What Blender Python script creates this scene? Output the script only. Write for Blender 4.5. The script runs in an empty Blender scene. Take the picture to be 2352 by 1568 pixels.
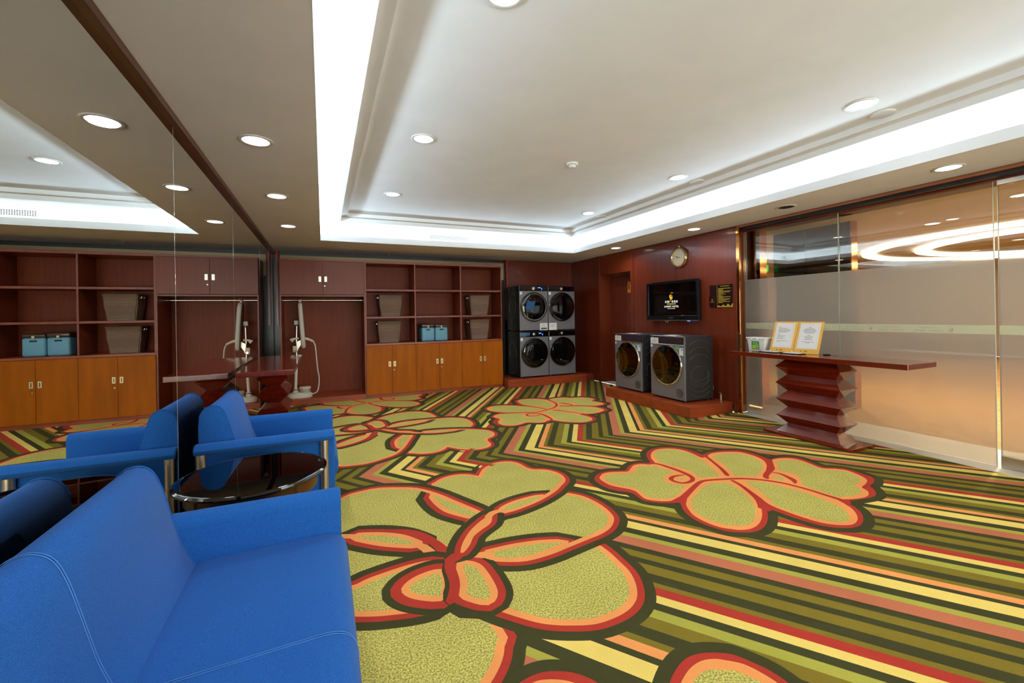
import bpy, bmesh, math, random
import numpy as np
from mathutils import Vector, Matrix
from mathutils.geometry import delaunay_2d_cdt

scene = bpy.context.scene
COL = scene.collection
random.seed(7)
PI = math.pi

# ------------------------------------------------------------------ camera
F_PX, PP_Y, YAW, ROLL = 982.43, 723.975, 0.4156, -0.01659
cam_d = bpy.data.cameras.new('camera')
cam = bpy.data.objects.new('camera', cam_d)
COL.objects.link(cam)
cam_d.sensor_width = 36.0
cam_d.sensor_fit = 'HORIZONTAL'
cam_d.lens = F_PX / 2352 * 36
cam_d.shift_y = -(784 - PP_Y) / 2352
cam_d.clip_start = 0.02
r0 = Vector((math.cos(YAW), -math.sin(YAW), 0)); fw = Vector((math.sin(YAW), math.cos(YAW), 0)); up = Vector((0, 0, 1))
rx = r0 * math.cos(ROLL) + up * math.sin(ROLL)
ry = -r0 * math.sin(ROLL) + up * math.cos(ROLL)
rz = -fw
cam.matrix_world = Matrix(((rx.x, ry.x, rz.x, 0.7228), (rx.y, ry.y, rz.y, 0.0), (rx.z, ry.z, rz.z, 1.30), (0, 0, 0, 1)))
scene.camera = cam

# ------------------------------------------------------------------ world, view, light levels
w = bpy.data.worlds.new('world'); scene.world = w; w.use_nodes = True
w.node_tree.nodes['Background'].inputs[0].default_value = (0.78, 0.90, 1.0, 1)      # even overcast daylight outside the added window behind the camera
w.node_tree.nodes['Background'].inputs[1].default_value = 13.0
vs = scene.view_settings
vs.view_transform = 'Standard'; vs.look = 'None'; vs.gamma = 1.0; vs.exposure = 0.28; vs.use_curve_mapping = False
P_DOWN = 3.3      # one ceiling downlight of the room
P_COVE = 7.0      # one metre of the LED strip in the cove
P_LOBBY = 38.0     # one downlight of the lobby behind the glass
E_RING = 7.0       # ring lamps of the lobby
COOL, WARM = (0.66, 0.85, 1.0), (0.84, 0.93, 1.0)
COVE_TILT = math.radians(106)
cy = scene.cycles
cy.max_bounces = 14; cy.diffuse_bounces = 7; cy.glossy_bounces = 7; cy.transmission_bounces = 10; cy.transparent_max_bounces = 16
cy.sample_clamp_indirect = 8.0
cy.caustics_reflective = False; cy.caustics_refractive = False
cy.use_denoising = True

# ------------------------------------------------------------------ room numbers (metres)
RX, GX, BY, FY, CZ = 5.566, 5.725, 7.83, -2.6, 2.397

def lin(c):
    return tuple(((v / 255) / 12.92 if v / 255 <= 0.04045 else ((v / 255 + 0.055) / 1.055) ** 2.4) for v in c) + (1.0,)

# ------------------------------------------------------------------ materials
def newmat(name):
    m = bpy.data.materials.new(name); m.use_nodes = True
    nt = m.node_tree
    return m, nt, nt.nodes['Principled BSDF']

def mat(name, rgb, rough=0.5, metal=0.0, spec=0.5, coat=0.0, emit=None, es=0.0, sheen=0.0):
    m, nt, b = newmat(name)
    b.inputs['Base Color'].default_value = lin(rgb); b.inputs['Roughness'].default_value = rough
    b.inputs['Metallic'].default_value = metal; b.inputs['Specular IOR Level'].default_value = spec
    b.inputs['Coat Weight'].default_value = coat; b.inputs['Coat Roughness'].default_value = 0.08
    if emit: b.inputs['Emission Color'].default_value = lin(emit); b.inputs['Emission Strength'].default_value = es
    if sheen: b.inputs['Sheen Weight'].default_value = sheen; b.inputs['Sheen Roughness'].default_value = 0.4
    return m

def noise_mat(name, c1, c2, scale, rough=0.5, bump=0.0, bscale=None, stretch=(1, 1, 1), detail=4, lo=0.35, hi=0.65, coat=0.0, sheen=0.0, spec=0.5, coords='Object', bdist=0.002):
    m, nt, b = newmat(name); n, l = nt.nodes, nt.links
    tc = n.new('ShaderNodeTexCoord'); mp = n.new('ShaderNodeMapping'); mp.inputs['Scale'].default_value = stretch
    nz = n.new('ShaderNodeTexNoise'); nz.inputs['Scale'].default_value = scale; nz.inputs['Detail'].default_value = detail
    cr = n.new('ShaderNodeValToRGB'); cr.color_ramp.elements[0].position = lo; cr.color_ramp.elements[1].position = hi
    cr.color_ramp.elements[0].color = lin(c1); cr.color_ramp.elements[1].color = lin(c2)
    l.new(tc.outputs[coords], mp.inputs[0]); l.new(mp.outputs[0], nz.inputs['Vector']); l.new(nz.outputs['Fac'], cr.inputs[0])
    l.new(cr.outputs[0], b.inputs['Base Color'])
    b.inputs['Roughness'].default_value = rough; b.inputs['Coat Weight'].default_value = coat; b.inputs['Coat Roughness'].default_value = 0.06
    b.inputs['Specular IOR Level'].default_value = spec
    if sheen: b.inputs['Sheen Weight'].default_value = sheen; b.inputs['Sheen Roughness'].default_value = 0.45
    if bump:
        nb = n.new('ShaderNodeTexNoise'); nb.inputs['Scale'].default_value = bscale or scale; nb.inputs['Detail'].default_value = 3
        l.new(tc.outputs[coords], nb.inputs['Vector'])
        bp = n.new('ShaderNodeBump'); bp.inputs['Strength'].default_value = bump; bp.inputs['Distance'].default_value = bdist
        l.new(nb.outputs['Fac'], bp.inputs['Height']); l.new(bp.outputs[0], b.inputs['Normal'])
    return m

MAT = {}
# woods: grain runs along z unless stretched otherwise
MAT['wood'] = noise_mat('cherry_veneer', (106, 40, 14), (122, 46, 16), 3.0, 0.36, stretch=(22, 22, 0.6), detail=6, spec=0.35)
MAT['wood_in'] = noise_mat('cherry_veneer_satin', (116, 46, 14), (130, 54, 18), 3.0, 0.45, stretch=(22, 22, 0.6), detail=6, spec=0.2)
MAT['wood_edge'] = noise_mat('cherry_edging', (122, 50, 28), (138, 60, 36), 6.0, 0.4, stretch=(2, 8, 8), detail=4)
MAT['wood_door'] = noise_mat('honey_veneer', (160, 82, 2), (176, 92, 3), 2.0, 0.45, stretch=(6, 6, 0.8), detail=5, spec=0.12)
MAT['wood_step'] = noise_mat('platform_veneer', (140, 54, 20), (162, 68, 30), 3.0, 0.35, stretch=(1, 3, 10), detail=5)
MAT['wood_wall'] = noise_mat('wall_veneer', (100, 36, 16), (116, 44, 20), 2.5, 0.30, stretch=(18, 18, 0.5), detail=6, coat=0.35, spec=0.4)
MAT['wood_trim'] = noise_mat('mirror_trim_wood', (84, 48, 26), (98, 58, 34), 4.0, 0.35, stretch=(8, 0.7, 8), detail=4)
MAT['lacquer'] = noise_mat('lacquered_mahogany', (96, 22, 6), (116, 33, 10), 2.5, 0.16, stretch=(9, 0.8, 9), detail=5, coat=0.5)
MAT['white'] = noise_mat('ceiling_paint', (240, 240, 240), (244, 244, 244), 3.0, 0.75, spec=0.2)
MAT['cove'] = mat('cove_paint', (240, 240, 240), 0.7, spec=0.2)
MAT['soffit'] = noise_mat('soffit_paint', (242, 240, 238), (246, 244, 242), 3.0, 0.75, spec=0.2)
MAT['black'] = mat('matt_black', (14, 12, 12), 0.6)
MAT['gloss_black'] = mat('gloss_black', (8, 8, 9), 0.06, spec=0.6)
MAT['tvblack'] = mat('tv_bezel', (20, 21, 24), 0.18)
MAT['chrome'] = mat('chrome', (214, 214, 210), 0.14, 1.0)
MAT['steel'] = mat('brushed_steel', (196, 190, 178), 0.34, 1.0)
MAT['silver'] = mat('silver_plate', (226, 224, 216), 0.28, 0.85)
MAT['brasspull'] = mat('pale_brass', (214, 196, 150), 0.35, 0.7)
MAT['gold'] = mat('polished_bronze', (196, 140, 84), 0.08, 1.0)
MAT['copper'] = mat('copper_trim', (176, 116, 84), 0.3, 0.7)
MAT['goldprint'] = mat('gold_print', (214, 168, 30), 0.5, emit=(214, 168, 30), es=0.0)
MAT['goldglow'] = mat('screen_gold', (220, 170, 20), 0.5, emit=(230, 180, 30), es=0.75)
MAT['whiteglow'] = mat('screen_white', (230, 230, 230), 0.5, emit=(235, 235, 235), es=0.8)
MAT['redpost'] = mat('red_post', (176, 34, 18), 0.25)
MAT['tanreflection'] = mat('bronze_painted_reflection', (150, 126, 88), 0.3, 0.3)  # reflected tan put into the colour, barely metallic
MAT['dark'] = mat('dark_shadow_gap', (18, 14, 13), 0.4)
MAT['darkmetal'] = mat('dark_metal', (52, 50, 50), 0.3, 0.8)
MAT['paper'] = mat('white_paper', (238, 237, 235), 0.7)
MAT['ink'] = mat('printed_ink', (150, 146, 142), 0.8)
MAT['inkdark'] = mat('printed_ink_dark', (84, 80, 80), 0.8)
MAT['blueink'] = mat('blue_print', (54, 140, 214), 0.6)
MAT['greenink'] = mat('green_print', (110, 186, 60), 0.6)
MAT['stone'] = noise_mat('cream_stone', (226, 214, 190), (236, 226, 206), 5.0, 0.35)
MAT['cream'] = mat('cream_plastic', (222, 210, 188), 0.42)
MAT['boardcloth'] = mat('grey_beige_cloth', (214, 204, 190), 0.85)
MAT['peach'] = mat('peach_plastic', (232, 184, 148), 0.4)
MAT['hose'] = mat('white_hose', (222, 212, 200), 0.5)
MAT['tank'] = mat('grey_tank', (178, 176, 168), 0.25)
MAT['washer_front'] = mat('titanium_front', (128, 125, 130), 0.34, 0.25)
MAT['washer_body'] = mat('graphite_body', (62, 61, 62), 0.42, 0.35)
MAT['washer_rib'] = mat('rib_highlight_grey', (104, 103, 104), 0.25, 0.5)  # lighter than the body, rib highlight put into the colour
MAT['dryer_body'] = mat('black_body', (40, 40, 42), 0.35, 0.3)
MAT['bezel'] = mat('dark_chrome', (120, 116, 110), 0.12, 1.0)
MAT['washer_panel'] = mat('blue_black_panel', (46, 46, 58), 0.16, 0.2)
MAT['door_glass'] = mat('black_door_glass', (6, 7, 9), 0.04, spec=0.7)
MAT['drum'] = mat('drum_steel', (74, 82, 82), 0.22, 1.0)
MAT['bluebin'] = mat('blue_plastic', (108, 168, 192), 0.5)
MAT['brownlid'] = mat('brown_lid', (84, 58, 50), 0.18)
MAT['clasp'] = mat('cream_clasp', (226, 214, 170), 0.4)
MAT['folder'] = mat('yellow_board', (236, 178, 70), 0.45)
MAT['tubwhite'] = mat('white_tub', (240, 240, 236), 0.35)
MAT['tubgreen'] = mat('green_label', (20, 150, 70), 0.5)
MAT['lime'] = mat('lime_label', (170, 205, 40), 0.5)
MAT['violet'] = mat('violet_label', (170, 120, 210), 0.5)
MAT['sign'] = mat('dark_brown_plate', (40, 18, 16), 0.2)
MAT['olivegold'] = mat('olive_gold_print', (166, 146, 40), 0.6)
MAT['signgold'] = mat('gold_acrylic', (206, 140, 36), 0.3)
MAT['clockface'] = mat('clock_face', (232, 220, 186), 0.25)
MAT['clockrim'] = mat('clock_rim', (224, 206, 160), 0.15, 0.9)
MAT['lens'] = mat('lamp_lens', (255, 250, 240), 0.4, emit=(255, 247, 235), es=6.0)
MAT['lensoff'] = mat('lamp_lens_unlit', (120, 118, 116), 0.2, 0.6)
MAT['lamptrim'] = mat('lamp_trim', (226, 224, 220), 0.45)
MAT['blue'] = noise_mat('blue_wool_cloth', (28, 82, 152), (40, 100, 174), 420.0, 0.92, bump=0.35, bscale=900.0, detail=3, sheen=0.08, spec=0.1, bdist=0.001)
MAT['stitch'] = mat('blue_stitch', (74, 128, 198), 0.9)
MAT['underframe'] = mat('dark_underframe', (18, 22, 36), 0.9)
MAT['brownleg'] = mat('brown_leg', (96, 62, 24), 0.35, 0.2)

def glassy(name, tint, ior=1.5, rough=0.0, extra=0.0):
    m = bpy.data.materials.new(name); m.use_nodes = True; nt = m.node_tree; n, l = nt.nodes, nt.links
    n.clear(); out = n.new('ShaderNodeOutputMaterial'); mx = n.new('ShaderNodeMixShader')
    fr = n.new('ShaderNodeFresnel'); fr.inputs['IOR'].default_value = ior
    tr = n.new('ShaderNodeBsdfTransparent'); tr.inputs[0].default_value = tint
    gl = n.new('ShaderNodeBsdfGlossy'); gl.inputs['Roughness'].default_value = rough; gl.inputs['Color'].default_value = (1, 1, 1, 1)
    ad = n.new('ShaderNodeMath'); ad.operation = 'ADD'; ad.inputs[1].default_value = extra; ad.use_clamp = True
    l.new(fr.outputs[0], ad.inputs[0]); l.new(ad.outputs[0], mx.inputs[0]); l.new(tr.outputs[0], mx.inputs[1]); l.new(gl.outputs[0], mx.inputs[2]); l.new(mx.outputs[0], out.inputs[0])
    return m
MAT['glass'] = glassy('clear_bronze_glass', (0.88, 0.84, 0.76, 1), 1.5, 0.0, 0.07)
MAT['smoke'] = glassy('smoked_brown_glass', (0.24, 0.15, 0.08, 1), 1.5, 0.0)
MAT['glassedge'] = mat('glass_edge', (196, 206, 190), 0.1, spec=0.8)

def frosted():
    m = bpy.data.materials.new('frosted_film'); m.use_nodes = True; nt = m.node_tree; n, l = nt.nodes, nt.links
    n.clear(); out = n.new('ShaderNodeOutputMaterial')
    rf = n.new('ShaderNodeBsdfRefraction'); rf.inputs['IOR'].default_value = 1.02; rf.inputs['Roughness'].default_value = 0.33; rf.inputs['Color'].default_value = (0.92, 0.88, 0.80, 1)
    tl = n.new('ShaderNodeBsdfTranslucent'); tl.inputs['Color'].default_value = (0.85, 0.80, 0.70, 1)
    df = n.new('ShaderNodeBsdfDiffuse'); df.inputs['Color'].default_value = (0.80, 0.76, 0.69, 1)
    gl = n.new('ShaderNodeBsdfGlossy'); gl.inputs['Roughness'].default_value = 0.35
    a = n.new('ShaderNodeMixShader'); a.inputs[0].default_value = 0.22
    b = n.new('ShaderNodeMixShader'); b.inputs[0].default_value = 0.30
    c = n.new('ShaderNodeMixShader'); c.inputs[0].default_value = 0.06
    l.new(rf.outputs[0], a.inputs[1]); l.new(tl.outputs[0], a.inputs[2])
    l.new(a.outputs[0], b.inputs[1]); l.new(df.outputs[0], b.inputs[2])
    l.new(b.outputs[0], c.inputs[1]); l.new(gl.outputs[0], c.inputs[2]); l.new(c.outputs[0], out.inputs[0])
    return m
MAT['frost'] = frosted()
MAT['band'] = mat('pale_green_band', (206, 206, 172), 0.6)
MAT['bandink'] = mat('band_lettering', (168, 166, 132), 0.6)
MAT['mirror'] = mat('mirror_silver', (232, 234, 230), 0.0, 1.0)
MAT['mirroredge'] = mat('mirror_edge', (206, 202, 190), 0.4)

def basket_mat():
    m, nt, b = newmat('woven_rattan'); n, l = nt.nodes, nt.links
    tc = n.new('ShaderNodeTexCoord')
    w1 = n.new('ShaderNodeTexWave'); w1.bands_direction = 'Z'; w1.inputs['Scale'].default_value = 22; w1.inputs['Distortion'].default_value = 1.2
    w2 = n.new('ShaderNodeTexWave'); w2.bands_direction = 'X'; w2.inputs['Scale'].default_value = 16; w2.inputs['Distortion'].default_value = 0.6
    w3 = n.new('ShaderNodeTexWave'); w3.bands_direction = 'Y'; w3.inputs['Scale'].default_value = 16; w3.inputs['Distortion'].default_value = 0.6
    for x in (w1, w2, w3): l.new(tc.outputs['Object'], x.inputs['Vector'])
    mu = n.new('ShaderNodeMath'); mu.operation = 'MULTIPLY'; l.new(w2.outputs['Fac'], mu.inputs[0]); l.new(w3.outputs['Fac'], mu.inputs[1])
    m2 = n.new('ShaderNodeMath'); m2.operation = 'SUBTRACT'; l.new(w1.outputs['Fac'], m2.inputs[0]); l.new(mu.outputs[0], m2.inputs[1])
    m3 = n.new('ShaderNodeMath'); m3.operation = 'ABSOLUTE'; l.new(m2.outputs[0], m3.inputs[0])
    cr = n.new('ShaderNodeValToRGB'); cr.color_ramp.elements[0].color = lin((92, 68, 52)); cr.color_ramp.elements[1].color = lin((184, 152, 126))
    l.new(m3.outputs[0], cr.inputs[0]); l.new(cr.outputs[0], b.inputs['Base Color'])
    bp = n.new('ShaderNodeBump'); bp.inputs['Strength'].default_value = 0.8; bp.inputs['Distance'].default_value = 0.006
    l.new(m3.outputs[0], bp.inputs['Height']); l.new(bp.outputs[0], b.inputs['Normal']); b.inputs['Roughness'].default_value = 0.6
    return m
MAT['rattan'] = basket_mat()

def carpet(name, c, fill=False):
    m, nt, b = newmat(name); n, l = nt.nodes, nt.links
    tc = n.new('ShaderNodeTexCoord')
    nz = n.new('ShaderNodeTexNoise'); nz.inputs['Scale'].default_value = 135 if fill else 300; nz.inputs['Detail'].default_value = 2.0
    n2 = n.new('ShaderNodeTexNoise'); n2.inputs['Scale'].default_value = 3.5; n2.inputs['Detail'].default_value = 3.0
    l.new(tc.outputs['Object'], nz.inputs['Vector']); l.new(tc.outputs['Object'], n2.inputs['Vector'])
    k = (0.58, 1.42) if fill else (0.86, 1.10)
    cr = n.new('ShaderNodeValToRGB'); e = cr.color_ramp.elements
    e[0].position, e[1].position = (0.38, 0.62) if fill else (0.3, 0.7)
    lc = lin(c)
    e[0].color = tuple(v * k[0] for v in lc[:3]) + (1,); e[1].color = tuple(min(1, v * k[1]) for v in lc[:3]) + (1,)
    l.new(nz.outputs['Fac'], cr.inputs[0])
    mr = n.new('ShaderNodeMapRange'); mr.inputs['From Min'].default_value = 0.3; mr.inputs['From Max'].default_value = 0.7; mr.inputs['To Min'].default_value = 0.93; mr.inputs['To Max'].default_value = 1.05
    l.new(n2.outputs['Fac'], mr.inputs['Value'])
    mx = n.new('ShaderNodeVectorMath'); mx.operation = 'SCALE'
    l.new(cr.outputs[0], mx.inputs[0]); l.new(mr.outputs[0], mx.inputs['Scale']); l.new(mx.outputs[0], b.inputs['Base Color'])
    bp = n.new('ShaderNodeBump'); bp.inputs['Strength'].default_value = 0.5; bp.inputs['Distance'].default_value = 0.004
    l.new(nz.outputs['Fac'], bp.inputs['Height']); l.new(bp.outputs[0], b.inputs['Normal'])
    b.inputs['Roughness'].default_value = 0.95; b.inputs['Specular IOR Level'].default_value = 0.1
    return m
CARPET = [carpet('carpet_dark_olive', (70, 67, 37)), carpet('carpet_olive', (132, 113, 38)), carpet('carpet_light_green', (176, 168, 70)),
          carpet('carpet_yellow', (242, 208, 108)), carpet('carpet_orange', (244, 156, 88)), carpet('carpet_red', (182, 58, 44)),
          carpet('carpet_salmon', (196, 112, 78)), carpet('carpet_fleck_green', (190, 176, 92), True)]

# ------------------------------------------------------------------ mesh helpers
class MB:
    def __init__(s): s.bm = bmesh.new()
    def box(s, x0, y0, z0, x1, y1, z1, bev=0.0, seg=2):
        r = bmesh.ops.create_cube(s.bm, size=1.0)
        vs_ = r['verts']
        for v in vs_:
            v.co = Vector((x0 + (v.co.x + .5) * (x1 - x0), y0 + (v.co.y + .5) * (y1 - y0), z0 + (v.co.z + .5) * (z1 - z0)))
        if bev > 0:
            es = list({e for v in vs_ for e in v.link_edges})
            bmesh.ops.bevel(s.bm, geom=es, offset=bev, segments=seg, affect='EDGES', profile=0.5)
        return s
    def prism(s, pts, axis, a, b, bev=0.0, seg=2):
        f = {'x': lambda p, t: (t, p[0], p[1]), 'y': lambda p, t: (p[0], t, p[1]), 'z': lambda p, t: (p[0], p[1], t)}[axis]
        v0 = [s.bm.verts.new(f(p, a)) for p in pts]; v1 = [s.bm.verts.new(f(p, b)) for p in pts]
        n = len(pts); fs = [s.bm.faces.new(v0), s.bm.faces.new(v1[::-1])]
        for i in range(n): fs.append(s.bm.faces.new((v0[i], v1[i], v1[(i + 1) % n], v0[(i + 1) % n])))
        bmesh.ops.recalc_face_normals(s.bm, faces=fs)
        if bev > 0:
            es = [e for e in fs[0].edges] + [e for e in fs[1].edges]
            bmesh.ops.bevel(s.bm, geom=es, offset=bev, segments=seg, affect='EDGES', profile=0.5)
        return s
    def cyl(s, p0, p1, r0, r1=None, n=24, cap=True):
        p0, p1 = Vector(p0), Vector(p1); d = p1 - p0
        q = d.to_track_quat('Z', 'Y').to_matrix().to_4x4()
        bmesh.ops.create_cone(s.bm, cap_ends=cap, segments=n, radius1=r0, radius2=r0 if r1 is None else r1, depth=d.length, matrix=Matrix.Translation((p0 + p1) / 2) @ q)
        return s
    def lathe(s, prof, mtx=Matrix(), n=32, close=False):
        rings = []
        for r, z in prof:
            rings.append([s.bm.verts.new(mtx @ Vector((r * math.cos(2 * PI * i / n), r * math.sin(2 * PI * i / n), z))) for i in range(n)])
        fs = []
        m = len(prof)
        for k in range(m if close else m - 1):
            a, b = rings[k], rings[(k + 1) % m]
            for i in range(n): fs.append(s.bm.faces.new((a[i], a[(i + 1) % n], b[(i + 1) % n], b[i])))
        if not close:
            if prof[0][0] > 1e-6: fs.append(s.bm.faces.new(rings[0][::-1]))
            if prof[-1][0] > 1e-6: fs.append(s.bm.faces.new(rings[-1]))
        bmesh.ops.recalc_face_normals(s.bm, faces=fs)
        return s
    def tube(s, pts, r, n=8, smooth=0, closed=False):
        pts = [Vector(p) for p in pts]
        if smooth: pts = crom(pts, smooth, closed)
        rr = r if isinstance(r, (list, tuple)) else [r] * len(pts)
        if len(rr) != len(pts): rr = [rr[0] + (rr[-1] - rr[0]) * i / (len(pts) - 1) for i in range(len(pts))]
        rings = []; prev = None
        m = len(pts)
        for i, p in enumerate(pts):
            if closed: t = pts[(i + 1) % m] - pts[i - 1]
            else: t = pts[min(i + 1, m - 1)] - pts[max(i - 1, 0)]
            t.normalize()
            if prev is None: u = t.orthogonal().normalized()
            else:
                u = prev - t * prev.dot(t)
                u = u.normalized() if u.length > 1e-6 else t.orthogonal().normalized()
            prev = u; v = t.cross(u)
            rings.append([s.bm.verts.new(p + (u * math.cos(2 * PI * k / n) + v * math.sin(2 * PI * k / n)) * rr[i]) for k in range(n)])
        fs = []
        for i in range(m if closed else m - 1):
            a, b = rings[i], rings[(i + 1) % m]
            for k in range(n): fs.append(s.bm.faces.new((a[k], a[(k + 1) % n], b[(k + 1) % n], b[k])))
        if not closed: fs += [s.bm.faces.new(rings[0][::-1]), s.bm.faces.new(rings[-1])]
        bmesh.ops.recalc_face_normals(s.bm, faces=fs)
        return s
    def loft(s, rings):
        R_ = [[s.bm.verts.new(p) for p in r] for r in rings]; fs = []
        n = len(R_[0])
        for a, b in zip(R_, R_[1:]):
            for k in range(n): fs.append(s.bm.faces.new((a[k], a[(k + 1) % n], b[(k + 1) % n], b[k])))
        fs += [s.bm.faces.new(R_[0][::-1]), s.bm.faces.new(R_[-1])]
        bmesh.ops.recalc_face_normals(s.bm, faces=fs)
        return s
    def poly(s, pts):
        s.bm.faces.new([s.bm.verts.new(p) for p in pts]); return s
    def build(s, name, m, parent=None, smooth=False, loc=(0, 0, 0), rotz=0.0):
        me = bpy.data.meshes.new(name); s.bm.to_mesh(me); s.bm.free()
        if isinstance(m, str): m = MAT[m]
        me.materials.append(m)
        if smooth:
            me.polygons.foreach_set('use_smooth', [True] * len(me.polygons))
            try: me.set_sharp_from_angle(angle=math.radians(38))
            except Exception: pass
        o = bpy.data.objects.new(name, me); COL.objects.link(o)
        o.location = loc; o.rotation_euler = (0, 0, rotz)
        if parent is not None: o.parent = parent
        return o

def crom(pts, sub, closed):
    out = []; n = len(pts)
    for i in range(n if closed else n - 1):
        if closed: a, b, c, d = pts[i - 1], pts[i], pts[(i + 1) % n], pts[(i + 2) % n]
        else: a, b, c, d = pts[max(i - 1, 0)], pts[i], pts[i + 1], pts[min(i + 2, n - 1)]
        for k in range(sub):
            t = k / sub
            out.append(b * 1.0 + (c - a) * (t * .5) + (a * 2 - b * 5 + c * 4 - d) * (t * t * .5) + (b * 3 - a - c * 3 + d) * (t * t * t * .5))
    if not closed: out.append(pts[-1])
    return out

def empty(name, loc=(0, 0, 0), rotz=0.0, parent=None):
    o = bpy.data.objects.new(name, None); COL.objects.link(o); o.location = loc; o.rotation_euler = (0, 0, rotz)
    o.empty_display_size = 0.1
    if parent is not None: o.parent = parent
    return o

def tag(o, label, cat, group=None):
    o['label'] = label; o['category'] = cat
    if group: o['group'] = group
    return o

def struct(o, label=None):
    o['kind'] = 'structure'
    if label: o['label'] = label
    return o

def copy_tree(o, parent=None):
    c = o.copy(); COL.objects.link(c)
    if parent is not None: c.parent = parent
    for ch in list(o.children):
        if ch.name != c.name: copy_tree(ch, c)
    return c

def text(name, body, size, m, parent, mtx, align='CENTER', extrude=0.0004, space=1.0):
    cu = bpy.data.curves.new('t', 'FONT'); cu.body = body; cu.size = size; cu.align_x = align; cu.extrude = extrude; cu.space_character = space; cu.resolution_u = 2
    ob = bpy.data.objects.new('t', cu); COL.objects.link(ob)
    dg = bpy.context.evaluated_depsgraph_get()
    me = bpy.data.meshes.new_from_object(ob.evaluated_get(dg))
    bpy.data.objects.remove(ob); bpy.data.curves.remove(cu)
    me.materials.clear(); me.materials.append(MAT[m] if isinstance(m, str) else m)
    o = bpy.data.objects.new(name, me); COL.objects.link(o); o.parent = parent; o.matrix_local = mtx
    return o

def face_minus_x(x, y, z):   # text readable from -X
    return Matrix(((0, 0, -1, x), (-1, 0, 0, y), (0, 1, 0, z), (0, 0, 0, 1)))
def face_plus_x(x, y, z):
    return Matrix(((0, 0, 1, x), (1, 0, 0, y), (0, 1, 0, z), (0, 0, 0, 1)))
def face_minus_y(x, y, z):
    return Matrix(((1, 0, 0, x), (0, 0, -1, y), (0, 1, 0, z), (0, 0, 0, 1)))

def area_light(name, loc, size, power, color, parent=None, rot=(0, 0, 0), size_y=None, spread=PI):
    ld = bpy.data.lights.new(name, 'AREA'); ld.energy = power; ld.color = color; ld.size = size
    if size_y: ld.shape = 'RECTANGLE'; ld.size_y = size_y
    else: ld.shape = 'DISK'
    ld.spread = spread
    o = bpy.data.objects.new(name, ld); COL.objects.link(o); o.location = loc; o.rotation_euler = rot
    if parent is not None: o.parent = parent
    return o
# ------------------------------------------------------------------ LED strips lying in the ceiling cove (light upward)
HX0, HX1, HY0, HY1 = 0.700, 4.868, -1.90, 6.575      # opening of the lowered soffit
def strip(nm, loc, along, inward, length, power):
    z = -(Vector((0, 0, 1)) * math.cos(COVE_TILT) + Vector(inward) * math.sin(COVE_TILT)); x = Vector(along); y = z.cross(x)
    o = area_light(nm, loc, length, power, COOL, size_y=.05)
    o.matrix_world = Matrix(((x.x, y.x, z.x, loc[0]), (x.y, y.y, z.y, loc[1]), (x.z, y.z, z.z, loc[2]), (0, 0, 0, 1)))
LX_, LY_ = HX1 - HX0, HY1 - HY0
strip('cove_strip_back', ((HX0 + HX1) / 2, HY1 + .16, 2.472), (1, 0, 0), (0, -1, 0), LX_, P_COVE * LX_)
strip('cove_strip_front', ((HX0 + HX1) / 2, HY0 - .16, 2.472), (1, 0, 0), (0, 1, 0), LX_, P_COVE * LX_)
strip('cove_strip_left', (HX0 - .16, (HY0 + HY1) / 2, 2.472), (0, 1, 0), (1, 0, 0), LY_, P_COVE * LY_)
strip('cove_strip_right', (HX1 + .16, (HY0 + HY1) / 2, 2.472), (0, 1, 0), (-1, 0, 0), LY_, P_COVE * LY_)

# ------------------------------------------------------------------ carpet floor
MA_C=(1.334,2.261)
MB_C=(3.617,2.363)
MB_RED=[(-0.96,0.467),(-0.899,0.528),(-0.833,0.559),(-0.748,0.561),(-0.671,0.532),(-0.619,0.515),(-0.564,0.558),(-0.499,0.596),(-0.433,0.608),(-0.37,0.591),(-0.316,0.562),(-0.268,0.637),(-0.205,0.734),(-0.134,0.802),(-0.036,0.85),(0.057,0.855),(0.151,0.826),(0.217,0.767),(0.25,0.695),(0.26,0.603),(0.259,0.521),(0.345,0.539),(0.447,0.534),(0.526,0.516),(0.611,0.479),(0.658,0.448),(0.685,0.379),(0.69,0.303),(0.678,0.217),(0.673,0.164),(0.742,0.169),(0.825,0.159),(0.89,0.13),(0.926,0.083),(0.926,0.015),(0.898,-0.074),(0.889,-0.158),(0.954,-0.203),(1.0,-0.257),(1.002,-0.332),(0.991,-0.407),(0.98,-0.448),(0.941,-0.481),(0.861,-0.514),(0.776,-0.535),(0.735,-0.576),(0.678,-0.619),(0.616,-0.645),(0.547,-0.648),(0.483,-0.64),(0.407,-0.627),(0.329,-0.612),(0.308,-0.659),(0.271,-0.717),(0.221,-0.765),(0.158,-0.804),(0.084,-0.835),(0.024,-0.844),(-0.032,-0.838),(-0.076,-0.819),(-0.128,-0.783),(-0.169,-0.731),(-0.193,-0.668),(-0.21,-0.597),(-0.22,-0.526),(-0.226,-0.476),(-0.235,-0.45),(-0.3,-0.503),(-0.367,-0.551),(-0.449,-0.596),(-0.528,-0.621),(-0.592,-0.621),(-0.651,-0.601),(-0.707,-0.566),(-0.735,-0.536),(-0.757,-0.487),(-0.777,-0.433),(-0.781,-0.362),(-0.767,-0.286),(-0.73,-0.211),(-0.677,-0.138),(-0.697,-0.132),(-0.755,-0.115),(-0.811,-0.082),(-0.857,-0.039),(-0.879,0.0),(-0.876,0.052),(-0.869,0.116),(-0.884,0.154),(-0.923,0.193),(-0.965,0.253),(-0.981,0.327),(-0.979,0.397)]
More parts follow.
